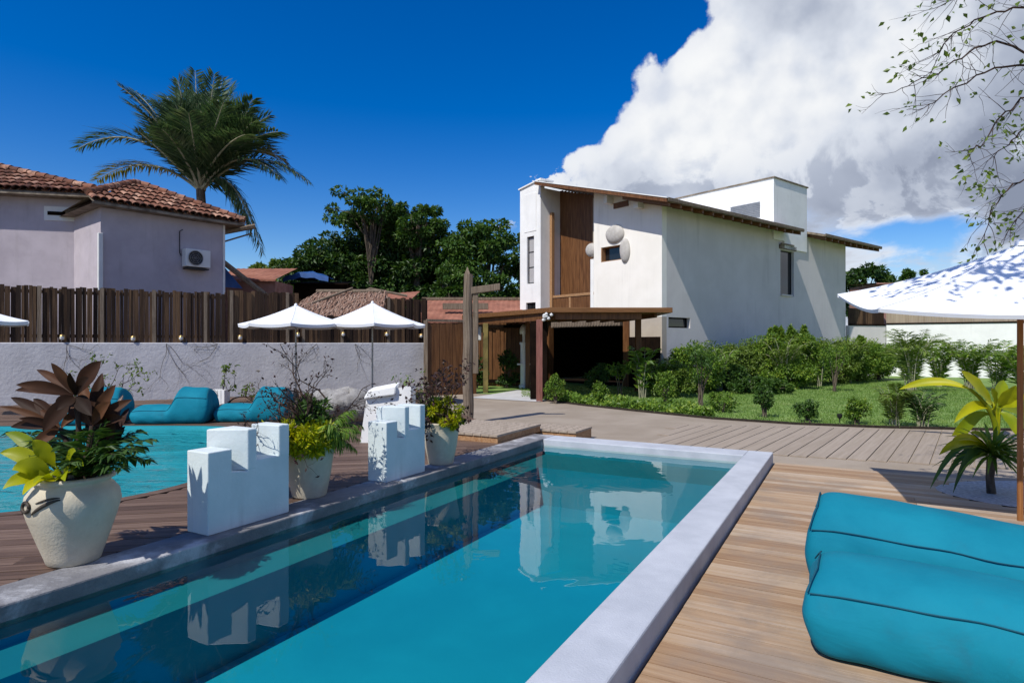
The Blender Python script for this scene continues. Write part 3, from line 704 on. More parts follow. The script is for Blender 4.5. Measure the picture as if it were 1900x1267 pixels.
# closing walls, ground floor room, slabs
m = MB()
m.box(0.3, L_ - .3, 7.0, 7.18, 0, 8.0, HP); m.box(L_ - .28, L_, 0.281, 6.99, 0, 6.5, HP)
m.prism([(0.28, 6.5), (7.0, 6.5), (7.0, rz_(7.0)), (0.28, rz_(0.28))], L_ - .28, L_, lambda a, b, c: HP(c, a, b))
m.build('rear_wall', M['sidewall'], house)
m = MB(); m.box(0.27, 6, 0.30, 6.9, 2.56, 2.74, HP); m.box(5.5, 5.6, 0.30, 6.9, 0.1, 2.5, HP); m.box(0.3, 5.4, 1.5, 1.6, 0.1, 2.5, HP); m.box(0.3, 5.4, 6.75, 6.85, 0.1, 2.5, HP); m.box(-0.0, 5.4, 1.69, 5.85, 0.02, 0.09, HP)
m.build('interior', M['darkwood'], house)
# carved lintel over the dark opening
m = MB(); m.box(-0.03, 0.2, 1.9, 5.7, 2.28, 2.50, HP)
for i in range(24): m.box(-0.05, -0.031, 2.0 + i * .152, 2.0 + i * .152 + .09, 2.31, 2.47, HP)
m.build('carved_lintel', M['weathered'], house)
m = MB(); m.box(-0.06, 0.22, 1.45, 1.72, 0.0, 2.5, HP); m.build('door_post', M['timber'], house)
# tower
m = MB(); T0, T1 = 7.34, 10.2
m.box(T0, T1, -0.06, 5.0, 6.0, 8.56, HP); m.box(T0 + .9, T1, -0.06, -0.001, 5.7, 6.0, HP)
m.build('tower', M['white'], house)
m = MB(); m.box(T0 - .05, T1 + .05, -0.11, 5.05, 8.565, 8.62, HP); m.build('tower_cap', M['roofedge'], house)
m = MB()
for i in range(9): m.box(T0 - .035, T0 - .002, 0.55, 1.95, 7.02 + i * .075, 7.02 + i * .075 + .05, HP)
m.build('louvre_vent', M['metal'], house)
# slanted roofs
def roof(s0, s1, ta, tb, zz=0.0):
    m = MB()
    m.prism([(ta, rz_(ta) + zz), (tb, rz_(tb) + zz), (tb, rz_(tb) + .10 + zz), (ta, rz_(ta) + .10 + zz)], s0, s1, lambda a, b, c: HP(c, a, b))
    r = m.build('roof', M['roofedge'], house)
    m = MB()
    k = int((s1 - s0) / 0.62)
    for i in range(k + 1):
        s = s0 + 0.12 + i * (s1 - s0 - 0.34) / k
        m.prism([(ta + .06, rz_(ta + .06) - .14 + zz), (min(tb, 1.2), rz_(min(tb, 1.2)) - .14 + zz), (min(tb, 1.2), rz_(min(tb, 1.2)) - .004 + zz), (ta + .06, rz_(ta + .06) - .004 + zz)], s, s + .09, lambda a, b, c: HP(c, a, b))
    m.build('rafters', M['beam'], r)
    m = MB(); m.prism([(ta - .03, rz_(ta) + .02 + zz), (ta, rz_(ta) + .02 + zz), (ta, rz_(ta) + .13 + zz), (ta - .03, rz_(ta) + .13 + zz)], s0, s1, lambda a, b, c: HP(c, a, b)); m.build('fascia', M['weathered'], r)
    return r
r1 = roof(-0.80, 8.30, -0.86, 5.86)
roof(10.22, 16.2, -0.86, 6.6, 0.03)
m = MB(); m.prism([(-.86, rz_(-.86) - .03), (5.8, rz_(5.8) - .03), (5.8, rz_(5.8) + .10), (-.86, rz_(-.86) + .10)], -0.86, -0.80, lambda a, b, c: HP(c, a, b)); m.build('barge_board', M['timber'], r1)
m = MB(); m.prism([(-.88, rz_(-.88) + .105), (5.92, rz_(5.92) + .105), (5.92, rz_(5.92) + .135), (-.88, rz_(-.88) + .135)], -0.88, 7.3, lambda a, b, c: HP(c, a, b)); m.build('roof_sheet', M['white'], r1)
for ta_, tb_ in ((2.25, 2.42), (0.78, 0.98)): MB().box(-.35, -.001, ta_, tb_, rz_(ta_) - .32, rz_(ta_) - .02, HP).build('roof_bracket', M['white'], r1)
m = MB(); m.box(-.05, -.001, 1.5, 2.2, rz_(1.5) - .30, rz_(1.5) - .10, HP); m.build('eave_vent', M['timber'], house)
# rounded stone sconces on the facade
def disc_lamp(t, z, rt, rzz, dep, label, name='wall_sconce', s=-0.001):
    m = MB(); rows = []
    for i in range(9):
        a = i / 8 * math.pi / 2; k = math.cos(a); d = math.sin(a) * dep
        rows.append([HP(s - d, t + rt * k * math.cos(2 * math.pi * j / 28) * (1 + .05 * math.sin(4 * math.pi * j / 28)), z + rzz * k * math.sin(2 * math.pi * j / 28)) for j in range(29)])
    m.grid(rows)
    tag(m.build(name, M['stonegrey'], None, HP(s, t, z), smooth=True), label, 'wall sconce', 'rounded sconces on the white facade')
disc_lamp(2.16, 5.70, 0.46, 0.35, 0.16, 'round grey stone sconce above the small facade window')
disc_lamp(1.66, 5.03, 0.24, 0.46, 0.16, 'tall oval grey stone sconce at the right side of the facade window')
disc_lamp(3.62, 5.30, 0.30, 0.28, 0.16, 'small domed sconce at the right end of the balcony recess', s=0.25)
m = MB(); m.tube([HP(0.12, 3.40, 2.76), HP(0.12, 3.40, 4.9)], 0.12, 14); tag(m.build('drain_pipe', M['white'], None, HP(.12, 3.4, 2.76), auto=40), 'thick white pipe standing in the balcony corner', 'pipe')

# ------------------------------------------------------------------ pergola before the house
pg = thing('pergola', (1.0, 19, 0), 'brown timber pergola with a flat roof at the house entrance', 'pergola')
PR = [(1.03, 17.0), (4.42, 17.05), (4.6, 20.6), (2.6, 23.0), (0.6, 24.3), (-1.75, 21.6)]
MB().prism(PR, 2.46, 2.60, None).build('roof_slab', M['beam'], pg, bevel=0.01)
def beamseg(m, a, b, w_, z0, z1):
    a, b = Vector(a), Vector(b); t = (b - a).normalized(); nn = Vector((-t.y, t.x)) * w_ / 2
    m.prism([tuple(a - nn), tuple(b - nn), tuple(b + nn), tuple(a + nn)], z0, z1)
m = MB(); beamseg(m, (1.2, 17.25), (3.6, 17.3), .14, 2.28, 2.455); beamseg(m, (.95, 17.4), (-1.45, 21.5), .14, 2.26, 2.457); m.build('beam', M['timber'], pg)
m = MB()
for k in range(6): beamseg(m, (1.3 + k * .55, 17.45), (1.1 + k * .5, 21.2 + .1 * k), .07, 2.34, 2.456)
m.build('rafters', M['timber'], pg)
for (x, y, r, zt, mt) in ((0.76, 17.2, .085, 2.27, 'redpost'), (-0.86, 20.2, .085, 2.27, 'mossy'), (4.15, 20.4, .09, 2.45, 'timber'), (0.55, 21.9, .08, 2.45, 'timber')):
    MB().box(x - r, x + r, y - r, y + r, 0, zt).build('post', M[mt], pg, bevel=.01)
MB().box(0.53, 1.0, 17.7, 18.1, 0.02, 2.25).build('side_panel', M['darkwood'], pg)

sc = thing('timber_screen', (-0.5, 23.4, 0), 'brown boarded wall behind the pergola', 'wooden wall')
m = MB()
for i in range(17):
    x = -1.9 + i * .145; m.box(x, x + .137, 23.3 + .03 * (i % 3), 23.38 + .03 * (i % 3), 0, 2.42)
m.build('boards', M['timber'], sc)
for z_ in (2.2, .15): MB().box(-1.95, .6, 23.25, 23.29, z_, z_ + .12).build('rail', M['darkwood'], sc)
sc = thing('gate_panel', (-2.0, 19.3, 0), 'wide dark plank panel between the white wall and the tall post', 'wooden panel')
m = MB(); A_, B_ = Vector((-2.62, 19.0)), Vector((-1.15, 19.9))
for i in range(8):
    a = A_.lerp(B_, i / 8); b = A_.lerp(B_, (i + .96) / 8); beamseg(m, a, b, .05 + .012 * (i % 2), 0.0, 2.22 + .012 * i)
m.build('planks', M['timber'], sc)
MB().box(-2.70, -2.58, 18.93, 19.05, 0, 2.32).build('post', M['weathered'], sc)
m = MB(); beamseg(m, A_, B_, .09, 2.29, 2.36); m.build('top_rail', M['weathered'], sc)

# white column with domed finial by the entrance
col_ = thing('column', (0.42, 22.2, 0), 'slim white column with a domed capital left of the dark entrance', 'column')
m = MB(); m.lathe([(.17, 0), (.17, .12), (.125, .16), (.12, 1.55), (.15, 1.60), (.15, 1.66)], (0.42, 22.2, 0), 20); m.box(.18, .72, 22.0, 22.4, .85, .90); m.build('shaft', M['white'], col_, auto=35)
m = MB(); m.lathe([(.13, 1.95), (.15, 2.0), (.145, 2.12), (.10, 2.24), (.02, 2.30)], (0.42, 22.2, 0), 20); m.lathe([(.05, 1.66), (.05, 1.95)], (0.42, 22.2, 0), 10); m.build('finial', M['white'], col_, auto=35)
m = MB(); m.box(-1.30, -1.06, 21.35, 21.55, 1.72, 2.22); tag(m.build('lantern', M['plastic'], None, (-1.18, 21.45, 1.72), bevel=.03), 'white box lantern hung under the pergola roof beside the post', 'lantern')
m = MB(); rr = np.random.default_rng(4)
for k in range(9): m.lathe([(.001, -.05), (.045, -.03), (.05, .01), (.001, .05)], (0.98 + rr.normal(0, .06), 17.0 - .03 + rr.normal(0, .02), 2.42 - k * .02), 8)
tag(m.build('hanging_flowers', M['plastic'], None, (0.98, 16.97, 2.3), smooth=True), 'small white blossoms hanging from the pergola beam', 'flowers')

# ------------------------------------------------------------------ left boundary wall, fence, lamps
m = MB(); rows = []
NW = 46
m.prism([wl(-16)[:2], wl(7.35)[:2], wl(7.35, -.25)[:2], wl(-16, -.25)[:2]], 0, 1.63)
tag(m.build('boundary_wall', M['oldwhite'], None, wl(0), bevel=0.02), 'long rough whitewashed wall below the dark plank fence on the left', 'wall')
def plank_fence(name, s0, s1, z0, zt, mat, label, lean=0.01, wid=(0.05, 0.12)):
    t = thing(name, wl((s0 + s1) / 2, -.1, z0), label, 'fence', 'plank fences above the white wall')
    m = MB(); s = s0
    while s < s1:
        w_ = R.uniform(*wid); e = min(s + w_, s1); d = R.uniform(-.02, .03); h = zt(s) + R.uniform(-.03, .03); k = R.uniform(-lean, lean)
        p = [wl(s, -.12 + d)[:2], wl(e - .006, -.12 + d)[:2], wl(e - .006, -.15 + d)[:2], wl(s, -.15 + d)[:2]]
        vs = [(x, y, z0) for x, y in p] + [(x + k * WD.x, y + k * WD.y, h) for x, y in p]
        m.hexa(vs); s = e
    m.build('planks', mat, t)
    for z in (z0 + .12, zt(s0) - .15):
        MB().prism([wl(s0, -.185)[:2], wl(s1, -.185)[:2], wl(s1, -.23)[:2], wl(s0, -.23)[:2]], z, z + .08).build('rail', mat, t)
    s = s0 + .05
    while s < s1 - .03:
        m = MB(); m.prism([wl(s, -.075)[:2], wl(s + .085, -.075)[:2], wl(s + .085, -.12 + .028)[:2], wl(s, -.092)[:2]], z0, zt(s) + .02); m.build('post', M['weathered'], t); s += R.uniform(1.1, 1.6)
    return t
plank_fence('plank_fence', -16, 1.52, 1.632, lambda s: 2.97, M['fence'], 'longest dark plank fence standing in front of the lavender house')
plank_fence('plank_fence', 1.56, 3.42, 1.632, lambda s: 3.04, M['fence'], 'short dark plank fence between the house corner and the thatched roof')
plank_fence('plank_fence', 3.45, 5.95, 1.632, lambda s: 2.42, M['fence'], 'low dark plank fence under the thatched roof behind the white parasols')
plank_fence('plank_fence', 5.98, 7.35, 1.632, lambda s: 3.02, M['fence'], 'short dark plank fence right of the thatched roof beside the rusty roof')
lamp0 = None
def wall_lamp(px, py, k):
    global lamp0
    # where the sight line meets the fence face
    r = (px - 950) / F; s = (r * WP.y - WP.x) / (WD.x - r * WD.y); x, y, _ = wl(s, -.06); z = EYE - (py - HORIZON) / F * y
    lab = ['brass wall lamp nearest the left edge of the dark fence', 'brass wall lamp below the lavender wall corner', 'brass wall lamp below the air conditioner', 'brass wall lamp at the right end of the long fence', 'brass wall lamp under the left white parasol', 'brass wall lamp between the two parasol poles', 'brass wall lamp just right of the parasol pole', 'brass wall lamp at the fence end by the plank panel'][k]
    if lamp0 is None:
        t = thing('wall_lamp', (0, 0, 0), lab, 'wall lamp', 'small lamps along the fence')
        MB().box(-.07, .07, -.02, .04, -.07, .07).build('back_plate', M['brass'], t, bevel=.008)
        m = MB(); m.lathe([(.001, -.085), (.05, -.06), (.062, 0), (.045, .055), (.001, .08)], (0, -.075, 0), 14); m.build('globe', M['plastic'], t, smooth=True)
        m = MB(); m.lathe([(.065, .03), (.05, .07), (.001, .10)], (0, -.075, 0), 14); m.build('cap', M['brass'], t, auto=40)
        lamp0 = t
    else: t = copy_tree(lamp0)
    place(t, (x, y, z), math.radians(29), 0.8, lab)
for k, (px, py) in enumerate(((115, 626), (247, 628), (336, 627), (446, 626), (553, 621), (637, 620), (718, 620), (782, 623))): wall_lamp(px, py, k)

# ------------------------------------------------------------------ lavender house with tiled roof
def tile_roof(m, A, B, up, depth_fn, rng, w_=0.215, tl=0.42):
    """barrel tiles on a slope: eave A-B, `up` the slope direction (unit, 3-D), depth_fn(x along eave) -> (start, end) length up-slope"""
    A, B = Vector(A), Vector(B); e = (B - A); Ln = e.length; e.normalize(); nrm = e.cross(up).normalized()
    if nrm.z < 0: nrm = -nrm
    k = int(Ln / w_)
    for i in range(k + 1):
        x = (i + .5) * Ln / (k + 1); dmax = depth_fn(x); 
        if dmax <= 0.05: continue
        for ridge in (1, 0):
            d = -0.04 + (0.1 if ridge == 0 else 0); xx = x + (0 if ridge else w_ / 2)
            while d < dmax - 0.02:
                l = min(tl + 0.06, dmax - d + .02); jit = rng.uniform(-.012, .012); lift = rng.uniform(0, .012)
                rows = []
                for q_, (dd, hh, rad) in enumerate(((d, .035 + lift, .115), (d + l, .0, .092))):
                    row = []
                    for j in range(8):
                        a = math.pi * j / 7
                        ox = math.cos(a) * rad; oz = math.sin(a) * rad * .85 * (1 if ridge else -.7) + (hh if ridge else hh - .02)
                        row.append(A + e * (xx + jit + ox) + up * dd + nrm * oz)
                    rows.append(row)
                m.grid(rows)
                # thickness lip at the lower end
                lip = [p - nrm * .022 for p in rows[0]]
                m.grid([lip, rows[0]])
                d += tl
    return m
rngt = random.Random(3)
lh = thing('lavender_house', (-14, 20, 0), 'lavender rendered house with a terracotta tiled roof behind the plank fence', 'house')
A1, A2 = Vector((-12.28, 18.5)), Vector((-9.95, 21.36))
ev = (A2 - A1).normalized(); inn = Vector((-ev.y, ev.x))
def LP(a, d, z): p = A1 + ev * a + inn * d; return (p.x, p.y, z)
LW = (A2 - A1).length
MB().box(0, LW, 0, 4.5, 0, 5.78, LP).build('wall', M['lavender'], lh)
MB().box(-.09, .04, -.10, .015, 0, 4.9, LP).build('downpipe', M['plastic'], lh, bevel=.02)
MB().box(LW - .02, LW + .05, -.03, .03, 0, 5.75, LP).build('corner_strip', M['plastic'], lh)
B1 = Vector((-13.45, 20.2))
bd = Vector((-0.97, -0.243)); bn = Vector((-0.243, 0.97))
def BP(a, d, z): p = B1 + bd * a + bn * d; return (p.x, p.y, z)
MB().box(-0.9, 12, 0, 5, 0, 6.36, BP).build('side_wing', M['lavender'], lh)
m = MB(); m.box(1.55, 0.0, -.03, .02, 5.55, 6.0, BP); m.build('vent_plaque', M['plastic'], lh)
m = MB(); m.box(.95, 1.45, -.045, -.025, 5.72, 5.84, BP); m.box(.15, .75, -.045, -.025, 5.70, 5.82, BP); m.build('vent_slot', M['darkwood'], lh)
# main wing roof, hipped: eave, then up the slope
OH = .42; ze = 5.80
pit = math.radians(27)
E1 = Vector(LP(-.35, -OH, ze)); E2 = Vector(LP(LW + .55, -OH, ze))
up1 = Vector((inn.x * math.cos(pit), inn.y * math.cos(pit), math.sin(pit)))
EL = (E2 - E1).length
dep1 = lambda x: min(2.5, max(0.0, (EL - x) * 1.0), x * 1.15 + .35)
m = tile_roof(MB(), E1, E2, up1, dep1, rngt)
rf = m.build('roof', M['rooftile'], lh, auto=50)
# far hip slope and boarding under the tiles
E3 = Vector(LP(LW + .55, 5.0, ze)); ed = (E2 - E1).normalized(); ap = E1 + ed * (EL - 2.5) + up1 * 2.5; al = E1 + ed * 1.87 + up1 * 2.5; E0 = E1 + up1 * .35
m = MB(); m.add([E1 - Vector((0, 0, .05)), E2 - Vector((0, 0, .05)), ap - Vector((0, 0, .05)), al - Vector((0, 0, .05)), E3 - Vector((0, 0, .05)), E1 + Vector((0, 0, -.12)), E2 + Vector((0, 0, -.12)), E3 + Vector((0, 0, -.12)), Vector(LP(-.35, 5.0, ze - .12)), E0 - Vector((0, 0, .05))],
      [(0, 1, 2, 3, 9), (1, 4, 2), (5, 8, 7, 6), (0, 5, 6, 1), (1, 6, 7, 4), (9, 3, 8)])
m.build('eave_boards', M['roofedge'], rf)
m = MB(); hipn = 12
for i in range(hipn):
    p = E2.lerp(ap, i / hipn); p2 = E2.lerp(ap, (i + 1.15) / hipn); m.tube([p + Vector((0, 0, .10)), p2 + Vector((0, 0, .08))], [.12, .10], 9)
for i in range(8):
    p = E0.lerp(al, i / 8); p2 = E0.lerp(al, (i + 1.1) / 8); m.tube([p + Vector((0, 0, .10)), p2 + Vector((0, 0, .08))], [.12, .10], 9)
for i in range(3):
    p = al.lerp(ap, i / 3); p2 = al.lerp(ap, (i + 1.1) / 3); m.tube([p + Vector((0, 0, .08)), p2 + Vector((0, 0, .08))], [.13, .11], 9)
m.build('ridge_tiles', M['rooftile'], rf, auto=50)
# side wing roof
ze2 = 6.40
F1 = Vector(BP(11.5, -.5, ze2)); F2 = Vector(BP(.05, -.5, ze2)); FL = (F2 - F1).length
up2 = Vector((bn.x * math.cos(pit), bn.y * math.cos(pit), math.sin(pit)))
dep2 = lambda x: min(3.2, max(0.0, (FL - x) * 0.62 + .25))
rf2 = tile_roof(MB(), F1, F2, up2, dep2, rngt).build('roof', M['rooftile'], lh, auto=50)
m = MB(); apx = F1 + (F2 - F1).normalized() * (FL - 2.95 / .62) + up2 * 3.2
lo = Vector((0, 0, -.06)); m.add([F1 + lo, F2 + lo, F2 + up2 * .25 + lo, apx + lo, F1 + up2 * 3.2 + lo, F1 + 2.4 * lo, F2 + 2.4 * lo, Vector(BP(.05, 5, ze2 - .14)), Vector(BP(11.5, 5, ze2 - .14))], [(0, 1, 2, 3, 4), (5, 8, 7, 6), (0, 5, 6, 1), (1, 6, 7, 2), (2, 7, 3)])
m.build('eave_boards', M['roofedge'], rf2)
m = MB(); q0 = F2 + up2 * .25
for i in range(14):
    p = q0.lerp(apx, i / 14); p2 = q0.lerp(apx, (i + 1.15) / 14); m.tube([p + Vector((0, 0, .10)), p2 + Vector((0, 0, .08))], [.12, .10], 9)
m.build('ridge_tiles', M['rooftile'], rf2, auto=50)
# air conditioner on the wall
ac = thing('air_conditioner', LP(2.58, -.2, 4.05), 'white air conditioner unit mounted on the lavender wall', 'air conditioner')
def ACP(a, d, z): return LP(2.30 + a, -.34 + d, 4.12 + z)
MB().box(0, .80, 0, .30, 0, .58, ACP).build('casing', M['plastic'], ac, bevel=.02)
m = MB(); rows = []
def cring(r0, d0, r1, d1):
    m.grid([[ACP(.31 + r0 * math.cos(2 * math.pi * j / 32), d0, .29 + r0 * math.sin(2 * math.pi * j / 32)) for j in range(33)], [ACP(.31 + r1 * math.cos(2 * math.pi * j / 32), d1, .29 + r1 * math.sin(2 * math.pi * j / 32)) for j in range(33)]])
cring(.001, -.006, .235, -.006); cring(.235, -.006, .235, .0)
m.build('fan_opening', M['darkmetal'], ac)
m = MB()
for r_ in (.235, .17, .105, .045): m.tube([ACP(.31 + r_ * math.cos(2 * math.pi * j / 28), -.018, .29 + r_ * math.sin(2 * math.pi * j / 28)) for j in range(29)], .004 if r_ < .2 else .011, 5, False)
for k in range(6): m.tube([ACP(.31, -.018, .29), ACP(.31 + .23 * math.cos(k * 1.047), -.018, .29 + .23 * math.sin(k * 1.047))], .003, 4)
m.build('fan_grille', M['metal'], ac)
m = MB(); m.box(.05, .75, .0, .34, -.07, -.03, ACP); m.build('bracket', M['darkmetal'], ac)
m = MB(); m.tube([ACP(-.02, .28, .35), ACP(-.06, .30, .45), ACP(-.06, .31, 1.15), ACP(.05, .33, 1.22)], .014, 6); m.build('pipe', M['darkmetal'], ac)
# lean-to brackets right of the lavender house
lt = thing('lean_to', (-9.2, 22.5, 0), 'slanted dark lean-to beams beside the lavender house corner', 'lean-to')
m = MB(); p0 = Vector(LP(LW, .3, 4.55)); m.tube([p0, p0 + Vector((1.35, .9, -1.25))], .10, 6); m.tube([p0 + Vector((0, 0, .9)), p0 + Vector((1.0, .6, 1.25))], .09, 6); m.tube([p0 + Vector((0, 0, .55)), p0 + Vector((.9, .6, 1.0))], .03, 5)
m.build('beam', M['weathered'], lt)
MB().add([Vector(LP(LW + .02, .5, 3.6)), Vector(LP(LW + .95, .5, 3.6)), Vector(LP(LW + .02, .5, 4.6))], [(0, 1, 2)]).build('gable_board', M['tarp'], lt)

# ------------------------------------------------------------------ roofs of the neighbours behind the fence
def low_building(name, x0, x1, y0, y1, zf, zb, mat, label, wallmat, corr=0.0, slope_x=0.0):
    t = thing(name, ((x0 + x1) / 2, y0, 0), label, 'shed')
    m = MB(); nx = int((x1 - x0) / .11) if corr else 6; rows = []
    for j in range(7):
        y = y0 + (y1 - y0) * j / 6; rows.append([(x0 + (x1 - x0) * i / nx, y, zf + (zb - zf) * j / 6 + slope_x * (i / nx) + (corr if i % 2 else 0)) for i in range(nx + 1)])
    m.grid(rows); m.grid([[(x, y, z - .07) for x, y, z in rows[0]], rows[0]])
    m.build('roof', mat, t)
    m = MB(); m.box(x0 + .15, x1 - .15, y0 + .35, y1 - .1, 0, zf - .02); m.build('wall', wallmat, t)
    return t
t = low_building('shed', -4.1, .9, 24.8, 28.6, 2.50, 3.62, M['rust'], 'low shed with a rust red roof behind the tall post', M['darkwood'], .018)
m = MB(); m.box(-4.15, .95, 28.5, 28.75, 3.62, 3.74); m.box(-2.9, -1.0, 25.9, 26.15, 3.05, 3.30); m.build('ridge_board', M['weathered'], t)
t = low_building('shed', -7.3, -4.15, 24.6, 28.0, 3.00, 3.72, M['rust'], 'shed with a pinkish sloping roof rising behind the thatch', M['darkwood'], .018, .25)
m = MB(); m.tube([(-7.3, 24.5, 3.05), (-5.6, 24.5, 3.78), (-4.15, 24.55, 3.5)], .05, 6); m.build('ridge_board', M['weathered'], t)
t = low_building('shed', -11.6, -9.0, 23.6, 26, 4.05, 4.75, M['rust'], 'small reddish roof right beside the lavender house', M['brickred'], .018)
t = low_building('shed', -9.6, -7.0, 26.5, 29, 4.2, 4.5, M['darkwood'], 'dark flat shed roof under the blue tarpaulin', M['darkwood'])
m = MB(); rows = []
for j in range(9):
    rows.append([(-9.6 + 1.9 * i / 10 , 26.0 + 1.4 * j / 8, 4.40 + .28 * math.sin(math.pi * i / 10) * math.sin(math.pi * (.25 + .75 * j / 8)) + .03 * math.sin(i * 2.1 + j)) for i in range(11)])
m.grid(rows); m.grid([[(p[0], p[1] - .03, p[2] - .22) for p in rows[0]], rows[0]])
tag(m.build('tarpaulin', M['tarp'], None, (-8.6, 26.4, 4.4), smooth=True), 'blue tarpaulin draped over the dark shed', 'tarpaulin')
# thatched hut
th = thing('thatched_hut', (-5.9, 20.8, 0), 'hut with a shaggy brown thatched roof behind the parasols', 'hut')
P_ = []; D_ = []
n = 5200; X0, X1, YF, YR, ZE, ZR = -7.35, -4.2, 19.6, 21.4, 2.50, 3.38
a = rng.random(n); b = rng.random(n); hip = .62
xl = X0 + (X1 - X0) * a; xr = (X0 + hip) + (X1 - X0 - 1.1 * hip) * a
px_ = xl * (1 - b) + xr * b; py_ = YF + (YR - YF) * b; pz_ = ZE + (ZR - ZE) * b + rng.normal(0, .03, n)
P_ = np.stack([px_, py_, pz_], 1)
D_ = np.stack([rng.normal(0, .18, n) + (xl - xr) * .15, np.full(n, -1.0), np.full(n, -.52) + rng.normal(0, .12, n)], 1)
N_ = np.tile(np.array((0, -.45, 1.0)), (n, 1)) + rvec(rng, n) * .25
LL = rng.uniform(.22, .5, n)
m = MB().quads(leaf_cards(P_, D_, N_, LL, np.full(n, .035), .3))
m.add([(X0, YF, ZE), (X1, YF, ZE), (X1 - hip * .5, YR, ZR - .03), (X0 + hip, YR, ZR - .03), (X0, YR + 1.6, ZE), (X1, YR + 1.6, ZE)], [(0, 1, 2, 3), (3, 2, 5, 4), (0, 3, 4), (1, 5, 2)])
m.build('roof', M['thatch'], th)
m = MB()
for (x, y) in ((X0 + .3, YF + .4), (X1 - .3, YF + .4), (X0 + .3, YR + 1.2), (X1 - .3, YR + 1.2)): m.tube([(x, y, 0), (x, y, 2.75)], .06, 7)
m.build('posts', M['weathered'], th)
m = MB(); m.tube([(X0 - .1, YF + .2, 2.5), (X0 + 1.9, YR - .2, 3.5)], .045, 6); m.tube([(X0 + .6, YR, ZR + .03), (X1 - .3, YR, ZR + .03)], .07, 7); m.build('pole', M['weathered'], th)

# ------------------------------------------------------------------ right boundary wall with wooden band
RA, RB = Vector((18.6, 30.8)), Vector((26.2, 26.4))
HE = Vector(HP(L_ - .3, 0, 0)).xy
def seg_wall(name, a, b, z0, z1, th, mat, label, cat):
    m = MB(); t = (b - a).normalized(); nn = Vector((-t.y, t.x)) * th
    m.prism([tuple(a), tuple(b), tuple(b + nn), tuple(a + nn)], z0, z1)
    return tag(m.build(name, mat, None, (a.x, a.y, z0), bevel=.015), label, cat)
seg_wall('garden_wall', RA, RB, 0, 2.56, .25, M['white'], 'bright white garden wall behind the right parasol and the palms', 'wall')
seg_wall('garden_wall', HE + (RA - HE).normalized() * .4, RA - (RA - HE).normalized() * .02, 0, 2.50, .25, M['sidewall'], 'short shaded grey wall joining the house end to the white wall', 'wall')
def board_band(a, b, z0, z1, mat, label):
    t_ = thing('board_fence', (a.x, a.y, z0), label, 'fence', 'board fences above the right garden wall')
    d = (b - a).normalized(); nn = Vector((-d.y, d.x)); Ln = (b - a).length; m = MB(); s = 0
    while s < Ln:
        w_ = R.uniform(.15, .22); e = min(s + w_, Ln); k = R.uniform(0, .02)
        p = [a + d * s + nn * (.06 + k), a + d * (e - .006) + nn * (.06 + k), a + d * (e - .006) + nn * (.10 + k), a + d * s + nn * (.10 + k)]
        m.prism([tuple(x) for x in p], z0, z1 + R.uniform(-.015, .015)); s = e
    m.build('boards', mat, t_)
    m = MB(); m.prism([tuple(a - nn * .03), tuple(b - nn * .03), tuple(b + nn * .05), tuple(a + nn * .05)], z0 - .001, z0 + .07); m.build('bottom_rail', M['darkwood'], t_)
board_band(RA, RB, 2.562, 3.38, M['fence2'], 'bleached board fence on top of the bright white wall')
board_band(HE + (RA - HE).normalized() * .4, RA - (RA - HE).normalized() * .08, 2.502, 3.35, M['fence'], 'dark board fence on the short shaded wall at the house end')
t = low_building('outbuilding', 19.4, 22.4, 33, 36, 4.85, 5.0, M['brickred'], 'distant pinkish brick building above the right parasol edge', M['brickred'])

# ------------------------------------------------------------------ trees far and near
def broad_tree(name, x, y, h, clumps_r, label, leaf, n=70, per=150, size=.34, seed=1, base=2.0, cat='tree', group=None, flat=1.0, tr=1.0):
    rg = np.random.default_rng(seed); t = thing(name, (x, y, 0), label, cat, group)
    rx, rz = clumps_r; cz = h - rz; C = []
    for i in range(n):
        d = rvec(rg, 1)[0]; k = rg.uniform(.35, 1.0) ** .5
        c = np.array((x, y, cz)) + d * k * np.array((rx, rx * .8, rz)) 
        if c[2] < base: c[2] = base + rg.uniform(0, 1)
        r = rg.uniform(.13, .26) * rx
        C.append((c, (r, r, r * .62 * flat)))
    m = clump_leaves(MB(), C, per, size, rg, up=.7)
    m.build('crown', leaf, t)
    m = MB(); lean = rg.normal(0, .3, 2)
    top = Vector((x + lean[0], y + lean[1], cz))
    m.tube([(x, y, -.1), (x + lean[0] * .4, y + lean[1] * .4, cz * .45), top], [.05 * h * .7 * tr, .035 * h * .7 * tr, .02 * h * .7 * tr], 9)
    for c, r in C[:22]:
        m.tube([(x + lean[0] * .5, y + lean[1] * .5, cz * rg.uniform(.45, .8)), tuple((np.array(top) + c) / 2 + rg.normal(0, .2, 3)), tuple(c)], [.012 * h * tr, .007 * h * tr, .02], 5)
    m.build('trunk', M['bark'], t)
    return t
G_ = 'trees behind the sheds'
broad_tree('leafy_tree', gx(628, 36), 36, 8.0, (3.3, 3.4), 'dark leafy tree at the left end of the mass behind the sheds', M['l_dark'], 130, 170, .28, 3, 2.0, group=G_)
broad_tree('leafy_tree', gx(722, 37), 37, 9.0, (3.4, 3.8), 'dense dark tree in the middle of the mass, under the feathery palm', M['l_dark'], 140, 170, .28, 4, 2.0, group=G_)
broad_tree('leafy_tree', gx(800, 35.5), 35.5, 8.3, (2.7, 3.3), 'dark shorter tree filling the gap before the house tree', M['l_dark'], 110, 160, .26, 5, 2.0, group=G_)
broad_tree('leafy_tree', gx(905, 34), 34, 8.5, (2.8, 3.4), 'layered green tree right behind the white pier of the house', M['l_mid'], 120, 170, .26, 6, 2.0, group=G_, flat=.7)
broad_tree('leafy_tree', gx(845, 31), 31, 5.7, (1.0, 1.2), 'small bright green tree behind the post top', M['l_mid'], 26, 120, .22, 7, 3.0, group=G_)
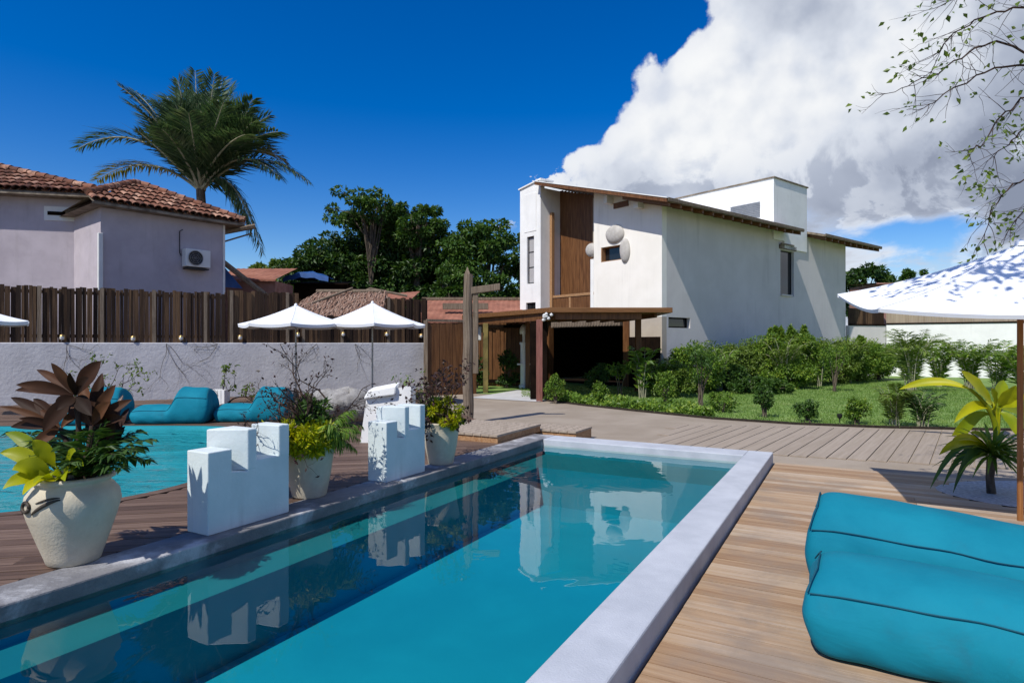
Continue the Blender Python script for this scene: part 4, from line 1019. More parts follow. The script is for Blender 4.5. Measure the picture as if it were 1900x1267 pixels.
broad_tree('leafy_tree', gx(520, 52), 52, 8.6, (2.6, 1.6), 'far light green tree above the blue tarpaulin', M['l_light'], 40, 130, .34, 8, 5.5, group=G_)
broad_tree('leafy_tree', gx(566, 46), 46, 7.6, (1.8, 1.8), 'far dark bush between the tarpaulin and the big trees', M['l_dark'], 34, 130, .30, 18, 4.0, group=G_)
broad_tree('leafy_tree', gx(1608, 44), 44, 7.3, (2.1, 1.9), 'dark tree above the board fence at the end of the house', M['l_dark'], 50, 140, .28, 9, 3.5, group='trees behind the right wall')
broad_tree('leafy_tree', gx(1694, 46), 46, 7.4, (1.0, 1.3), 'small pointed tree above the pinkish brick building', M['l_mid'], 26, 120, .26, 10, 5.0, group='trees behind the right wall')

def palm(name, base, top, fr, label, leafm, rad=.16, nl=44, ll=.8, lw=.05, seed=1, cat='palm tree', yellow=(), bmat='bark', trunkpts=None):
    """fr: list of (tip offset from the crown, lift of the mid point)"""
    rg = np.random.default_rng(seed); t = thing(name, base, label, cat)
    top = Vector(top); m = MB(); base = Vector(base)
    m.tube(bez(base, (base + top) / 2 + Vector((.15, 0, 0)), top, 10), [rad * (1.15 - .4 * i / 10) for i in range(11)], 10)
    m.build('trunk', M[bmat], t)
    ml, mr, my = MB(), MB(), MB()
    for i, (o, lift) in enumerate(fr):
        o = Vector(o); tip = top + o
        mid = top + o * .5 + Vector((0, 0, lift))
        frond(my if i in yellow else ml, mr, top + Vector(rg.normal(0, .06, 3).tolist()), mid, tip, nl, ll * rg.uniform(.85, 1.1), lw, rg, hang=.06 + .55 * max(0, -o.z / (o.length + .01) + .30), r0=rad * .28)
    ml.build('fronds', leafm, t); mr.build('frond_stems', M['palestem'], t)
    if my.v: my.build('yellow_fronds', M['l_yellowpalm'], t)
    return t
# big palm behind the lavender house: tips measured on the photograph, at their own depth
PY = 26.0; pc = at(372, 352, PY)
tips = [((222, 160), -1.0, 1.0), ((292, 190), .8, .8), ((330, 150), -.8, .3), ((362, 132), .9, .2), ((398, 138), -.4, .2), ((432, 160), 1.0, .4), ((470, 185), -.9, .6), ((500, 215), .5, .8), ((516, 245), -1.0, 1.1),
        ((146, 275), -.6, 2.3), ((180, 335), .9, 1.7), ((572, 338), -.5, 2.2), ((530, 300), .9, 1.9), ((487, 470), -.4, 3.0), ((468, 440), 1.1, 2.6), ((520, 330), -1.4, 2.0), ((250, 170), 1.2, .9), ((415, 190), -2.2, .5), ((300, 240), -2.4, .6),
        ((455, 250), -2.4, .9), ((350, 210), -2.6, .3), ((385, 175), 2.0, .2), ((440, 200), 2.2, .4), ((310, 180), 2.0, .5), ((340, 172), 1.4, .3), ((412, 150), 1.3, .3), ((455, 215), 1.6, .7), ((500, 280), 1.8, 1.3), ((262, 215), 1.8, .9), ((235, 190), .2, .9)]
rj = np.random.default_rng(77)
for q_ in range(26):
    px, py = rj.uniform(255, 505), 0; py = 150 + abs(px - 375) * .55 + rj.uniform(0, 60); tips.append(((px, py), rj.uniform(-1.6, 1.6), rj.uniform(.1, .7)))
frs = []
for (px, py), dy_, lift in tips:
    p = at(px, py, PY + dy_); frs.append((p - pc, lift))
palm('tall_palm', (pc.x + .2, PY, 0), pc, frs, 'tall feathery palm rising behind the tiled roof of the lavender house', M['l_palm'], .24, 84, 1.35, .066, 2, yellow=(10, 12))
# two palms over the dark trees
def small_palm(px, py, Y, rad, label, seed, nfr=15, leaf='l_dark'):
    rg = np.random.default_rng(seed); c = at(px, py, Y); L = []
    for i in range(nfr):
        a = 2 * math.pi * i / nfr + rg.uniform(-.2, .2); k = rg.uniform(.75, 1.1) * rad; e = rg.uniform(-.55, .55)
        L.append(((math.cos(a) * k, math.sin(a) * k, e * rad), rad * rg.uniform(.30, .5)))
    palm('slim_palm', (c.x, Y, 0), c, L, label, M[leaf], .11, 30, rad * .42, .10, seed)
broad_tree('leafy_tree', gx(674, 34.2), 34.2, 10.2, (2.1, 1.05), 'thin-trunked feathery tree with a ragged flat crown above the left of the dark trees', M['l_mid'], 30, 110, .24, 24, 7.6, group=G_, flat=.8, tr=.38)
broad_tree('leafy_tree', gx(768, 34.6), 34.6, 9.7, (1.75, 1.5), 'tall rounded tree rising above the dark mass right of the slim palm', M['l_mid'], 60, 150, .22, 23, 6.0, group=G_)

# overhanging tree at the right: the trunk stands beyond the frame
ot = thing('overhanging_tree', (7.9, 6.6, 0), 'tree with thin bare twigs and sparse leaves hanging into the upper right corner', 'tree')
rg = np.random.default_rng(8)
m = MB(); m.tube([(7.9, 6.6, -.1), (7.8, 6.5, 1.5), (7.5, 6.3, 3.2), (7.3, 6.4, 5.0)], [.16, .14, .11, .07], 10)
brs = []; OY = 6.3
def branch(pts, r, leafdens):
    """main branch through photograph-measured points, at its own depth"""
    pts = [Vector(p) for p in pts]; fine = []
    for a, b in zip(pts[:-1], pts[1:]):
        for k in range(4): fine.append(a.lerp(b, k / 4) + Vector(rg.normal(0, .012, 3).tolist()))
    fine.append(pts[-1]); n = len(fine)
    m.tube(fine, [r * (1 - .82 * i / n) for i in range(n)], 5, False)
    tips = []
    for i in range(3, n):
        for k in range(2 if rg.random() < leafdens else 1):
            d = (fine[min(i + 1, n - 1)] - fine[i - 1]).normalized() + Vector(rg.normal(0, .7, 3).tolist())
            twigs(m, fine[i], d, rg.uniform(.12, .42), .0036, 1, rg, .7, 4, tips, .02, (1, 2))
    return tips
TP = []
O = lambda px, py, d=0: at(px, py, OY + d)
main = [
    [(7.4, 6.3, 4.3), O(1960, 120), O(1860, 125), O(1790, 150), O(1740, 185), O(1700, 205)],
    [(7.4, 6.3, 4.3), O(1960, 120), O(1850, 75, .2), O(1800, 95, .2), O(1745, 135, .2), O(1700, 150, .1), O(1640, 175)],
    [(7.3, 6.4, 4.7), O(1980, 20, -.3), O(1880, 15, -.3), O(1810, 40, -.2), O(1770, 60, -.1), O(1745, 95)],
    [(7.5, 6.3, 3.6), O(1990, 160), O(1900, 180, .1), O(1850, 225, .2), O(1820, 270, .1), O(1790, 280)],
    [(7.5, 6.3, 3.4), O(2000, 260, .1), O(1910, 230, .2), O(1875, 262, .2), O(1845, 290, .2)],
    [(7.6, 6.4, 2.9), O(2010, 330, .3), O(1930, 330, .3), O(1880, 340, .3), O(1840, 385, .3), O(1825, 450, .3)],
    [(7.6, 6.4, 2.9), O(2010, 380, .2), O(1940, 370, .2), O(1895, 395, .2), O(1870, 430, .2)],
    [(7.3, 6.4, 4.9), O(1990, -40, -.2), O(1900, -60, -.2), O(1800, -20, -.1), O(1750, 10)],
    [(7.3, 6.4, 4.9), (5.8, 5.6, 5.2), (4.4, 4.9, 5.2), (3.2, 4.2, 5.05), (2.4, 3.7, 5.0)],
    [(7.3, 6.4, 4.9), (5.6, 5.2, 4.8), (4.2, 4.4, 4.9), (3.0, 3.8, 4.8), (2.3, 3.4, 4.8)],
]
dens = [.3, .25, .5, .35, .4, .5, .5, .6, 1.0, 1.0]
for k, (b, dn) in enumerate(zip(main, dens)):
    tp = branch(b, .015 if k < 8 else .03, dn)
    if k < 2: tp = [t for t in tp if rg.random() < .35]
    TP += [(t, 1) for t in tp if k > 6 or rg.random() < .75]
m.build('branches', M['twig'], ot)
ml = MB(); CL = [(np.array((rg.uniform(2.3, 3.6), rg.uniform(3.3, 4.7), rg.uniform(4.75, 5.15))), rg.uniform(.12, .25)) for k in range(34)]
clump_leaves(ml, CL, 16, .12, rg); P = []; D = []; N = []; Ls = []
for (p, d), k in TP:
    for j in range(rg.integers(1, 4) * k):
        P.append(np.array(p) + rg.normal(0, .03, 3)); D.append(np.array(d) + rg.normal(0, .6, 3)); N.append(np.array((0, 0, .7)) + rg.normal(0, .6, 3)); Ls.append(rg.uniform(.035, .085))
Ls = np.array(Ls); ml.quads(leaf_cards(np.array(P), np.array(D), np.array(N), Ls, Ls * .6)); ml.build('leaves', M['l_light'], ot)

# ------------------------------------------------------------------ hedge and garden plants
def shrub(name, x, y, h, rx, label, leaf='l_hedge', n=26, per=110, size=.12, seed=1, group=None, stem=0.0, cat='shrub', z=0.01, flat=1.0, spiky=.0):
    rg = np.random.default_rng(seed); t = thing(name, (x, y, z), label, cat, group); C = []
    cz = z + stem + (h - stem) * .5; rz_l = (h - stem) * .5
    for i in range(n):
        d = rvec(rg, 1)[0]; k = rg.uniform(.3, 1.0) ** .5
        c = np.array((x, y, cz)) + d * k * np.array((rx, rx * .8, rz_l)) * .85
        r = rg.uniform(.13, .36) * min(rx, rz_l * 1.3); C.append((c, (r, r, r * .8 * flat)))
    if spiky:
        for i in range(3):
            sx_, sy_, sh_ = x + rg.normal(0, rx * .35), y + rg.normal(0, rx * .2), rg.uniform(.5, 1) * spiky
            for j in range(5): C.append((np.array((sx_, sy_, z + h * .86 + sh_ * j / 4)), (.15 * (1.15 - j / 5), .15 * (1.15 - j / 5), .16)))
    m = clump_leaves(MB(), C, per, size, rg, up=.5, ratio=.5, shell=.2)
    m.build('foliage', M[leaf], t)
    m = MB()
    for k in range(max(3, n // 4)):
        c = C[k][0]; m.tube([(x + rg.normal(0, .03), y + rg.normal(0, .03), z - .02), (x + (c[0] - x) * .35, y + (c[1] - y) * .35, z + (c[2] - z) * .55), tuple(c)], [.028 if stem else .018, .014, .006], 5)
    m.build('stems', M['bark'], t)
    return t
fan_later = []
HG = 'hedge shrubs along the house wall'
# hedge along the house: photo x, ground depth, height, half width
hed = [(1290, 20.2, 1.75, .95, 'l_hedge', 'dark round hedge shrub at the front corner of the side wall', 0), (1375, 22.6, 1.85, .95, 'l_light', 'hedge shrub below the diagonal light on the side wall', 0),
       (1432, 22.6, 2.15, .85, 'l_hedge', 'hedge shrub with upright yellow-green shoots under the wide blank wall', .45), (1487, 23.4, 2.25, .95, 'l_hedge', 'tallest hedge shrub, below the tall narrow window', .35),
       (1545, 24.6, 2.0, 1.0, 'l_light', 'hedge shrub behind the thin white-stemmed sapling', 0), (1592, 26.2, 2.0, 1.0, 'l_hedge', 'hedge shrub at the far end of the house wall', .2), (1630, 27.4, 1.9, 1.0, 'l_hedge', 'hedge shrub in front of the short shaded wall', 0),
       (1345, 21.3, 1.0, .8, 'l_mid', 'low hedge shrub tucked in front of the second hedge shrub', 0), (1460, 22.0, 1.2, 1.0, 'l_hedge', 'low broad shrub in front of the tallest hedge shrub', 0), (1410, 19.8, .55, 1.0, 'l_mid', 'flat creeping shrub on the lawn before the hedge', 0), (1245, 18.3, 1.1, .55, 'l_light', 'yellow-green young shrub at the left end of the hedge', 0)]
for i, (px, Y, h, r, lf, lab, sp) in enumerate(hed):
    shrub('hedge_shrub', gx(px, Y), Y, h * (.94 if h > 1.5 else .9), r * 1.18, lab, lf, 60, 210, .10, 40 + i, HG, spiky=sp)
for i, (px, Y, h, lab) in enumerate(((1335, 20.9, 1.75, 'feathery palm clump between the first two hedge shrubs'), (1455, 21.8, 1.95, 'tall feathery palm clump rising above the middle of the hedge'), (1520, 23.0, 1.8, 'feathery palm clump right of the tallest hedge shrub'), (1575, 24.8, 1.9, 'feathery palm clump near the end of the house wall'), (1225, 18.6, 1.2, 'small feathery palm clump left of the front corner hedge shrub'))):
    fan_later.append((px, Y, h, lab, i))
sap = 'saplings along the path edge of the lawn'
saps = [(1300, 15.9, 1.75, .48, .62, 'l_mid', 'sapling with a dark trunk and dense crown on the lawn edge by the hedge'), (1234, 15.7, .95, .32, .2, 'l_hedge', 'low bushy sapling left of the dark-trunked sapling'), (1418, 13.4, .72, .22, .15, 'l_mid', 'dark little sapling on the lawn edge, second from the left of the small ones'),
        (1497, 12.6, .50, .26, .08, 'l_mid', 'spreading small plant near the middle of the lawn edge'), (1590, 12.25, .52, .26, .1, 'l_hedge', 'small bushy plant on the lawn edge right of the black garden spike'), (1548, 20.6, 1.65, .55, .75, 'l_hedge', 'sapling with a thin pale stem standing on the lawn'),
        (1030, 16.6, .82, .32, .05, 'l_hedge', 'round green shrub beside the red-brown pergola post'), (1112, 16.2, .62, .24, .05, 'l_hedge', 'small round shrub in the groundcover before the dark opening'), (1340, 14.4, .5, .4, 0, 'l_hedge', 'low loose plant right of the dark-trunked sapling')]
for i, (px, Y, h, r, st, lf, lab) in enumerate(saps):
    shrub('sapling', gx(px, Y), Y, h, r, lab, lf, 30, 46, .062, 80 + i, sap, st)
LATE_FANS = ((1662, 11.9, .85, 'drooping olive plant under the bent yellow banana leaf', 'l_light'), (1712, 11.75, .7, 'dark feathery plant beside the drooping olive plant', 'l_fern'))
# groundcover by the pergola
def cover():
    n = 5200; rg = np.random.default_rng(5); a = rg.random(n); P = []
    x = rg.uniform(.95, 4.4, n); yb = np.interp(x, [.95, 1.9, 2.95, 4.25], [17.3, 15.9, 14.7, 13.3]); y = yb + rg.random(n) ** 1.3 * 2.2 + .1
    h = .10 + .12 * np.sin(x * 5) * np.cos(y * 4) ** 2
    P = np.stack([x, y, rg.uniform(.01, 1, n) * np.abs(h) + .03], 1); L = rg.uniform(.06, .13, n)
    return MB().quads(leaf_cards(P, rvec(rg, n) + np.array((0, 0, .4)), rvec(rg, n) * .5 + np.array((0, -.2, 1)), L, L * .55))
tag(cover().build('groundcover', M['l_hedge']), 'leafy groundcover along the path before the dark opening', 'groundcover', kind='stuff')
# pale fanning palm and areca palms by the right wall
def fan_plant(name, x, y, h, n, spread, label, leaf, seed, stem='palestem', ll=.3, lw=.03, nl=16, cat='palm', group=None, z=.01, r0=.018, lean=(0, 0), base_h=.15):
    rg = np.random.default_rng(seed); t = thing(name, (x, y, z), label, cat, group); ml, ms = MB(), MB()
    for i in range(n):
        a = rg.uniform(0, 2 * math.pi); k = rg.uniform(.35, 1.0) * spread
        b = Vector((x + rg.normal(0, .05), y + rg.normal(0, .05), z)); tip = b + Vector((math.cos(a) * k + lean[0], math.sin(a) * k + lean[1], h * rg.uniform(.55, 1.0)))
        mid = b + Vector((math.cos(a) * k * .25, math.sin(a) * k * .25, h * rg.uniform(.75, 1.0)))
        frond(ml, ms, b, mid, tip, nl, ll * rg.uniform(.8, 1.2), lw, rg, .35, r0)
    ml.build('fronds', M[leaf], t); ms.build('stems', M[stem], t)
    return t
fan_plant('fan_palm', gx(1690, 20.5), 20.5, 2.1, 26, 1.25, 'pale palm with light fanning stems in front of the white wall', 'l_light', 3, ll=.46, lw=.036, nl=20, r0=.022)
for px, Y, h, lab, i in fan_later: fan_plant('feathery_palm', gx(px, Y), Y, h, 18, .95, lab, ('l_hedge', 'l_light')[i % 2], 70 + i, ll=.36, lw=.035, nl=18, group='feathery palm clumps in the hedge')
AG = 'areca palms against the white wall'
for i, (px, Y, h, lab) in enumerate(((1742, 23, 1.8, 'areca palm just right of the pale fanning palm'), (1800, 22, 1.85, 'areca palm arching in the middle before the white wall'), (1850, 21, 1.75, 'areca palm nearest the brown parasol pole'), (1895, 20, 1.6, 'areca palm half hidden behind the brown parasol pole'))):
    fan_plant('areca_palm', gx(px, Y), Y, h, 22, 1.25, lab, 'l_hedge', 30 + i, ll=.42, lw=.04, nl=18, group=AG)
for i, (px, Y, h, lab, lf) in enumerate(LATE_FANS): fan_plant('drooping_plant', gx(px, Y), Y, h, 16, .5, lab, lf, 90 + i, ll=.2, lw=.03, nl=16, cat='plant', r0=.009)
# plant standing before the dark opening
fan_plant('broad_plant', gx(1190, 18.2), 18.2, 1.55, 11, .55, 'light green upright plant in front of the dark ground floor door', 'l_hedge', 50, ll=.30, lw=.09, nl=9, cat='plant')
shrub('entrance_shrub', gx(1110, 20.0), 20.0, 1.0, .55, 'dark shrub in the shade of the house opening', 'l_mid', 18, 60, .11, 91)
shrub('entrance_shrub', gx(1150, 18.6), 18.6, 1.2, .38, 'thin small-leaved shrub left of the light green upright plant', 'l_hedge', 12, 45, .10, 92, stem=.5)
shrub('entrance_shrub', gx(940, 22.3), 22.3, 1.5, .5, 'feathery green shrub left of the slim white column', 'l_fern', 18, 70, .12, 93)
shrub('entrance_shrub', gx(885, 21.9), 21.9, 1.3, .4, 'green shrub by the brown wall just right of the tall post', 'l_fern', 14, 60, .12, 94)

# banana plant and the spiky plant in the gravel bed at the right
bp = thing('banana_plant', (gx(1855, 10.4), 10.4, 0), 'banana plant with a big bent yellow-green leaf at the lawn corner', 'plant')
m = MB(); b0 = Vector((gx(1850, 10.4), 10.4, 0.0))
BLF = [((1783, 688), .27, .02, .0), ((1668, 712), .15, .20, .10), ((1885, 715), .26, .0, 0), ((1820, 740), .22, .05, .1), ((1905, 730), .24, .1, .1), ((1745, 842), .20, .45, .3), ((1895, 810), .2, .3, .2), ((1862, 705), .24, .0, .0), ((1838, 720), .20, .0, .0), ((1915, 765), .22, .1, .1), ((1770, 770), .16, .3, .15)]
ms = MB()
for k, ((px, py), wd, ar, dr) in enumerate(BLF):
    tip = at(px, py, 10.4 + (.4 if k % 2 else -.3)); st = b0 + Vector((0, 0, .45)) + (tip - b0) * .12
    if k == 1: st = at(1800, 722, 10.2)
    ms.tube(bez(b0, b0 + Vector((0, 0, .5)), st, 6), [.05 - .004 * i for i in range(7)], 7)
    blade(m, st, tip, wd, ar, Vector((.3 if k == 0 else 0, -1, .45)), 12, .03, .5, dr, .15)
m.build('leaves', M['l_lime'], bp, smooth=True); ms.build('stalks', M['l_lime'], bp, smooth=True)
sp_ = thing('spiky_plant', (gx(1840, 6.5), 6.5, .036), 'spiky green plant with arching leaves on a short stem in the gravel bed', 'plant')
rg = np.random.default_rng(14); m = MB(); mr = MB(); c = Vector((gx(1840, 6.5), 6.5, .42))
mr.tube([(c.x, c.y, .0), (c.x - .02, c.y, .2), tuple(c)], [.045, .038, .045], 9)
for k in range(110):
    a = rg.uniform(0, 6.283); e = rg.uniform(-.1, 1.25); L = rg.uniform(.26, .56); d = Vector((math.cos(a) * math.cos(e), math.sin(a) * math.cos(e), math.sin(e)))
    blade(m, c + d * .03, c + d * L + Vector((0, 0, -.10)), .034, .20, Vector((0, -.3, 1)), 6, 0, .3, .12, .25)
m.build('leaves', M['l_hedge'], sp_, smooth=True); mr.build('stem', M['bark'], sp_, smooth=True)
m = MB()
for k in range(5):
    a = (2.4, 2.9, 3.5, .3, 5.6)[k]; L = rg.uniform(.45, .62); tip = Vector((c.x + math.cos(a) * L, c.y + math.sin(a) * L * .6, .06)); blade(m, c, tip, .075, .75, Vector((0, -.5, 1)), 10, 0, .4, 0, .2)
m.build('drooping_leaves', M['l_mid'], sp_, smooth=True)
m = MB()
for k, (px, py) in enumerate(((1742, 838), (1765, 815), (1800, 800))):
    blade(m, c + Vector((0, 0, .05)), at(px, py, 6.35 + .1 * k), .12, .3, Vector((0, -.6, 1)), 9, .02, .5, .05, .2)
m.build('lime_leaves', M['l_lime'], sp_, smooth=True)
gs = thing('garden_spike', (gx(1558, 12.2), 12.2, 0.01), 'small black spike light on the lawn edge', 'garden light')
m = MB(); m.tube([(gx(1558, 12.2), 12.2, 0), (gx(1558, 12.2), 12.2, .15)], .01, 6); m.build('stake', M['darkmetal'], gs)
MB().lathe([(.02, .13), (.045, .16), (.05, .22), (.04, .225)], (gx(1558, 12.2), 12.2, 0), 12).build('head', M['darkmetal'], gs, auto=40)

# ------------------------------------------------------------------ tall post with cross arms
tp = thing('tall_post', (-.89, 12.5, .004), 'tall weathered wooden post with a short side arm by the path', 'post')
m = MB(); rr = np.random.default_rng(2); rows = []
for k in range(17):
    z = .0 + k * 3.0 / 16; w_ = .105 - .012 * k / 16; ox = .01 * math.sin(k * .9); rows.append([(-.89 + ox + w_ * math.cos(2 * math.pi * j / 10) * (1.0 + .06 * math.sin(j * 2.3 + k * .4)), 12.5 + w_ * math.sin(2 * math.pi * j / 10), z) for j in range(11)])
m.grid(rows); m.add([(-.96, 12.45, 2.99), (-.84, 12.44, 3.0), (-.90, 12.5, 3.16), (-.84, 12.57, 2.98), (-.95, 12.56, 2.99)], [(0, 1, 2), (1, 3, 2), (3, 4, 2), (4, 0, 2)])
m.build('shaft', M['weathered'], tp)
MB().hexa([(-.82, 12.44, 2.60), (-.24, 12.40, 2.68), (-.24, 12.50, 2.68), (-.82, 12.56, 2.60), (-.82, 12.44, 2.74), (-.24, 12.40, 2.81), (-.24, 12.50, 2.81), (-.82, 12.56, 2.74)]).build('arm', M['weathered'], tp, bevel=.01)
MB().box(-.79, -.68, 12.46, 12.56, 1.0, 2.66).build('brace', M['weathered'], tp, bevel=.01)

# ------------------------------------------------------------------ parasols
def parasol(name, corners, apex, base, label, group, pole_mat='metal', pole_r=.022, sag=.05, valance=.09, stand=None, nseg=10):
    """corners: rim points; apex; canopy panels curve inwards between the ribs"""
    t = thing(name, base, label, 'parasol', group); cs = [Vector(c) for c in corners]; ap = Vector(apex); m = MB(); mv = MB(); k = len(cs); mr = MB(); seam = MB()
    for i in range(k):
        a, b = cs[i], cs[(i + 1) % k]; rows = []
        cen = (a + b) / 2; inward = (Vector((ap.x, ap.y, cen.z)) - cen)
        for r in range(nseg + 1):
            u = r / nseg; row = []
            for j in range(nseg + 1):
                v = j / nseg; rim = a.lerp(b, v) + inward * sag * 4 * v * (1 - v)
                p = ap.lerp(rim, u); bow = 4 * v * (1 - v) * u * .035 * (b - a).length + .045 * (a - ap).length * 4 * u * (1 - u) * (1 - .3)
                p.z -= bow; row.append(p)
            rows.append(row)
        m.grid(rows); mv.grid([rows[-1], [p - Vector((0, 0, valance)) + inward * .01 for p in rows[-1]]])
        mr.tube([ap - Vector((0, 0, .05)), ap.lerp(a, .5) - Vector((0, 0, .045 * (a - ap).length * .72 + .045)), a - Vector((0, 0, .03)) + (ap - a) * .02], .009, 5)
        mr.tube([ap.lerp(a, .5) - Vector((0, 0, .10)), (ap.x, ap.y, ap.z - .55)], .008, 5)
    for c_ in cs: seam.tube([ap + Vector((0, 0, .004))] + [ap.lerp(c_, u) - Vector((0, 0, .045 * (c_ - ap).length * 4 * u * (1 - u) * .7 - .004)) for u in [i / 8 for i in range(1, 9)]], .0045, 5)
    cano = m.build('canopy', M['canvas'], t, smooth=True); mv.build('valance', M['canvas'], cano, smooth=True)
    MB().lathe([(pole_r * 1.9, ap.z - .01), (pole_r * 1.5, ap.z + .03), (.002, ap.z + .05)], (ap.x, ap.y, 0), 12).build('finial', M['canvas'], cano, auto=40); seam.build('seams', M['canvas'], cano); mr.build('ribs', M[pole_mat], t)
    m = MB(); m.lathe([(pole_r, base[2]), (pole_r, ap.z - .03)], (ap.x, ap.y, 0), 14); m.build('pole', M[pole_mat], t, auto=40)
    if stand: MB().lathe([(.0, 0), (.26, 0), (.26, .05), (.08, .08), (.06, .25)], base, 20).build('base', M[stand], t, auto=40)
    return t
PG = 'white parasols on the brown deck'
def ring_(c, r, z, n, ph): return [(c[0] + r * math.cos(ph + 2 * math.pi * i / n), c[1] + r * math.sin(ph + 2 * math.pi * i / n), z) for i in range(n)]
for (px, Y, r, zr, za, lab) in ((549, 15.4, 1.34, 2.08, 2.56, 'left one of the two white parasols before the dark fence'), (691, 16.0, 1.36, 2.10, 2.66, 'right one of the two white parasols before the dark fence'), (-58, 12.3, 1.02, 2.06, 2.4, 'white parasol whose edge shows at the left border')):
    x = gx(px, Y); parasol('parasol', ring_((x, Y), r, zr, 8, .25), (x, Y, za), (x, Y, ZD), lab, PG, stand='darkmetal', sag=.02, valance=.07)
RP = (4.51, 5.5)
parasol('big_parasol', [(3.52, 6.7, 2.13), (2.957, 5.0, 1.885), (5.05, 3.85, 1.90), (5.9, 5.75, 2.12)], (RP[0], RP[1], 2.48), (RP[0], RP[1], .035), 'large white parasol on a brown wooden pole at the right edge', 'large parasol', 'amber', .024, .035, .03)

# ------------------------------------------------------------------ loungers
def make_lounger(label, L=1.42, Wd=.70, hs=.43, hb=.76, back=.50, ramp=.16, sag=0.0):
    """soft bag: foot at x=0, backrest towards x=L; squared rounded ends"""
    t = thing('bean_lounger', (0, 0, 0), label, 'lounger', 'teal bean bag loungers')
    SEC = [(-.84, 0.0), (-.98, .09), (-1.05, .30), (-1.03, .48), (-.97, .63), (-.90, .735), (-.78, .83), (-.5, .95), (-.2, .995), (0, 1.0), (.2, .995), (.5, .95), (.78, .83), (.90, .735), (.97, .63), (1.03, .48), (1.05, .30), (.98, .09), (.84, 0.0), (.4, 0), (0, 0), (-.4, 0)]
    xs = [0, .012, .035, .07, .12] + [.12 + (L - .24) * i / 40 for i in range(1, 40)] + [L - .12, L - .07, L - .035, L - .012, L]
    ins = {0: (.62, .70), 1: (.80, .83), 2: (.91, .92), 3: (.965, .97), 4: (.99, .995)}
    n = len(xs); out = []
    for i, x in enumerate(xs):
        kw, kh = ins.get(min(i, n - 1 - i), (1, 1)); f = x / L
        b = min(1, max(0, (f - back) / ramp)); b = b * b * (3 - 2 * b)
        h = hs + (hb - hs) * b - sag * min(f / back, 1) + .012 * math.sin(f * 7)
        if f > back + ramp: h -= (f - back - ramp) * .12
        ring = []
        for a, z in SEC:
            bul = .055 * math.sin(min(1, z) * math.pi) * (1 if i < 3 else (-1 if i > n - 4 else 0))
            zz = .40 * h + (z * h - .40 * h) * kh
            ring.append((x - bul + .004 * math.sin(a * 31 + z * 11), a * Wd / 2 * kw + .006 * math.sin(x * 19 + z * 13) * (1 if a > 0 else -1), max(0, zz) + .004 * math.sin(x * 15 + a * 9)))
        out.append(ring)
    m = MB(); k = len(SEC)
    m.add([p for r in out for p in r], [(i * k + j, i * k + (j + 1) % k, (i + 1) * k + (j + 1) % k, (i + 1) * k + j) for i in range(n - 1) for j in range(k)] + [tuple(range(k))[::-1], tuple(range((n - 1) * k, n * k))])
    body = m.build('bag', M['teal'], t, smooth=True)
    sub = body.modifiers.new('soft', 'SUBSURF'); sub.levels = 1; sub.render_levels = 2
    for j, dy_ in ((5, -.004), (13, .004)): MB().tube([Vector(out[i][j]) + Vector((0, dy_, .001)) for i in range(2, n - 2)], .0042, 6, False).build('piping', M['piping'], body)
    for i in (2, n - 3): MB().tube([Vector(out[i][j]) + Vector((-.010 if i == 2 else .010, 0, .004)) for j in range(5, 14)], .0042, 6, False).build('piping', M['piping'], body)
    return t
DA_ = DA - .02
place(make_lounger('teal bean bag lounger nearest the camera on the sunlit deck', 2.3, .68, .44, .80, .70, .14, .03), pl(3.74, -.17, .035), DA_)
place(make_lounger('teal bean bag lounger behind the nearest one on the sunlit deck', 2.3, .70, .62, .88, .74, .14, .14), pl(4.47, -.20, .035), DA_)
LG = make_lounger('teal bean bag lounger by the wall', 1.42, .74, .36, .74, .46, .16)
LG_first = True
for (px, Y, rz, sc, lab) in ((258, 11.3, .10, .90, 'whole teal bean bag lounger by the rough white wall, between the pot plants'), (410, 11.6, .08, .88, 'teal bean bag lounger half hidden behind the bushy yellow-green pot plant'), (88, 11.1, .12, .92, 'teal bean bag lounger hidden behind the bronze-leaved pot plant')):
    o = LG if LG_first else copy_tree(LG); LG_first = False
    place(o, (gx(px, Y), Y, ZD), rz, sc, lab)

# ------------------------------------------------------------------ castellated white blocks on the pool rim
def block(u0, u1, top, label, v0=-4.45, v1=-4.20, z0=CT):
    t = thing('white_block', pl((u0 + u1) / 2, (v0 + v1) / 2, z0), label, 'white block', 'castellated white blocks along the pool')
    L = u1 - u0; U = lambda f: u0 + L * f; fr = lambda a, b, c: pl(a, b, c)
    sh, lo, cut = z0 + (top - z0) * .82, z0 + (top - z0) * .66, z0 + (top - z0) * .56
    out = [(U(0), z0), (U(1), z0), (U(1), lo), (U(.565), lo), (U(.46), lo), (U(.46), cut), (U(.27), cut + .02), (U(.27), sh), (U(.0), sh)]
    m = MB(); m.prism(out, v0, v1, lambda a, b, c: pl(a, c, b)); m.build('body', M['block'], t, bevel=.008)
    m = MB(); m.prism([(U(.24), v0 - .03), (U(.57), v0 - .03), (U(.57), v1 + .002), (U(.46), v1 + .002)], cut + .005, top, fr); m.build('merlon', M['block'], t, bevel=.01)
    m = MB(); m.prism([(U(.79), v0 - .031), (U(1.001), v0 - .031), (U(1.001), v1 + .002), (U(.86), v1 + .002)], lo - .01, top - .004, fr); m.build('merlon', M['block'], t, bevel=.01)
    return t
block(2.96, 3.72, .925, 'nearest castellated white block on the pool rim, right of the big urn')
block(4.98, 5.64, .925, 'farther castellated white block on the pool rim, between the two tub pots')
wb = thing('white_seat_block', (gx(716, 9.0), 9.0, ZD), 'white slanted masonry block with a wavy top behind the farther castellated block', 'white block')
m = MB(); x0, x1 = gx(668, 9.0), gx(762, 9.0); yv = 9.0; rows = []
N1 = 12
topf = lambda f: .885 + .10 * f + .012 * math.sin(f * 9)
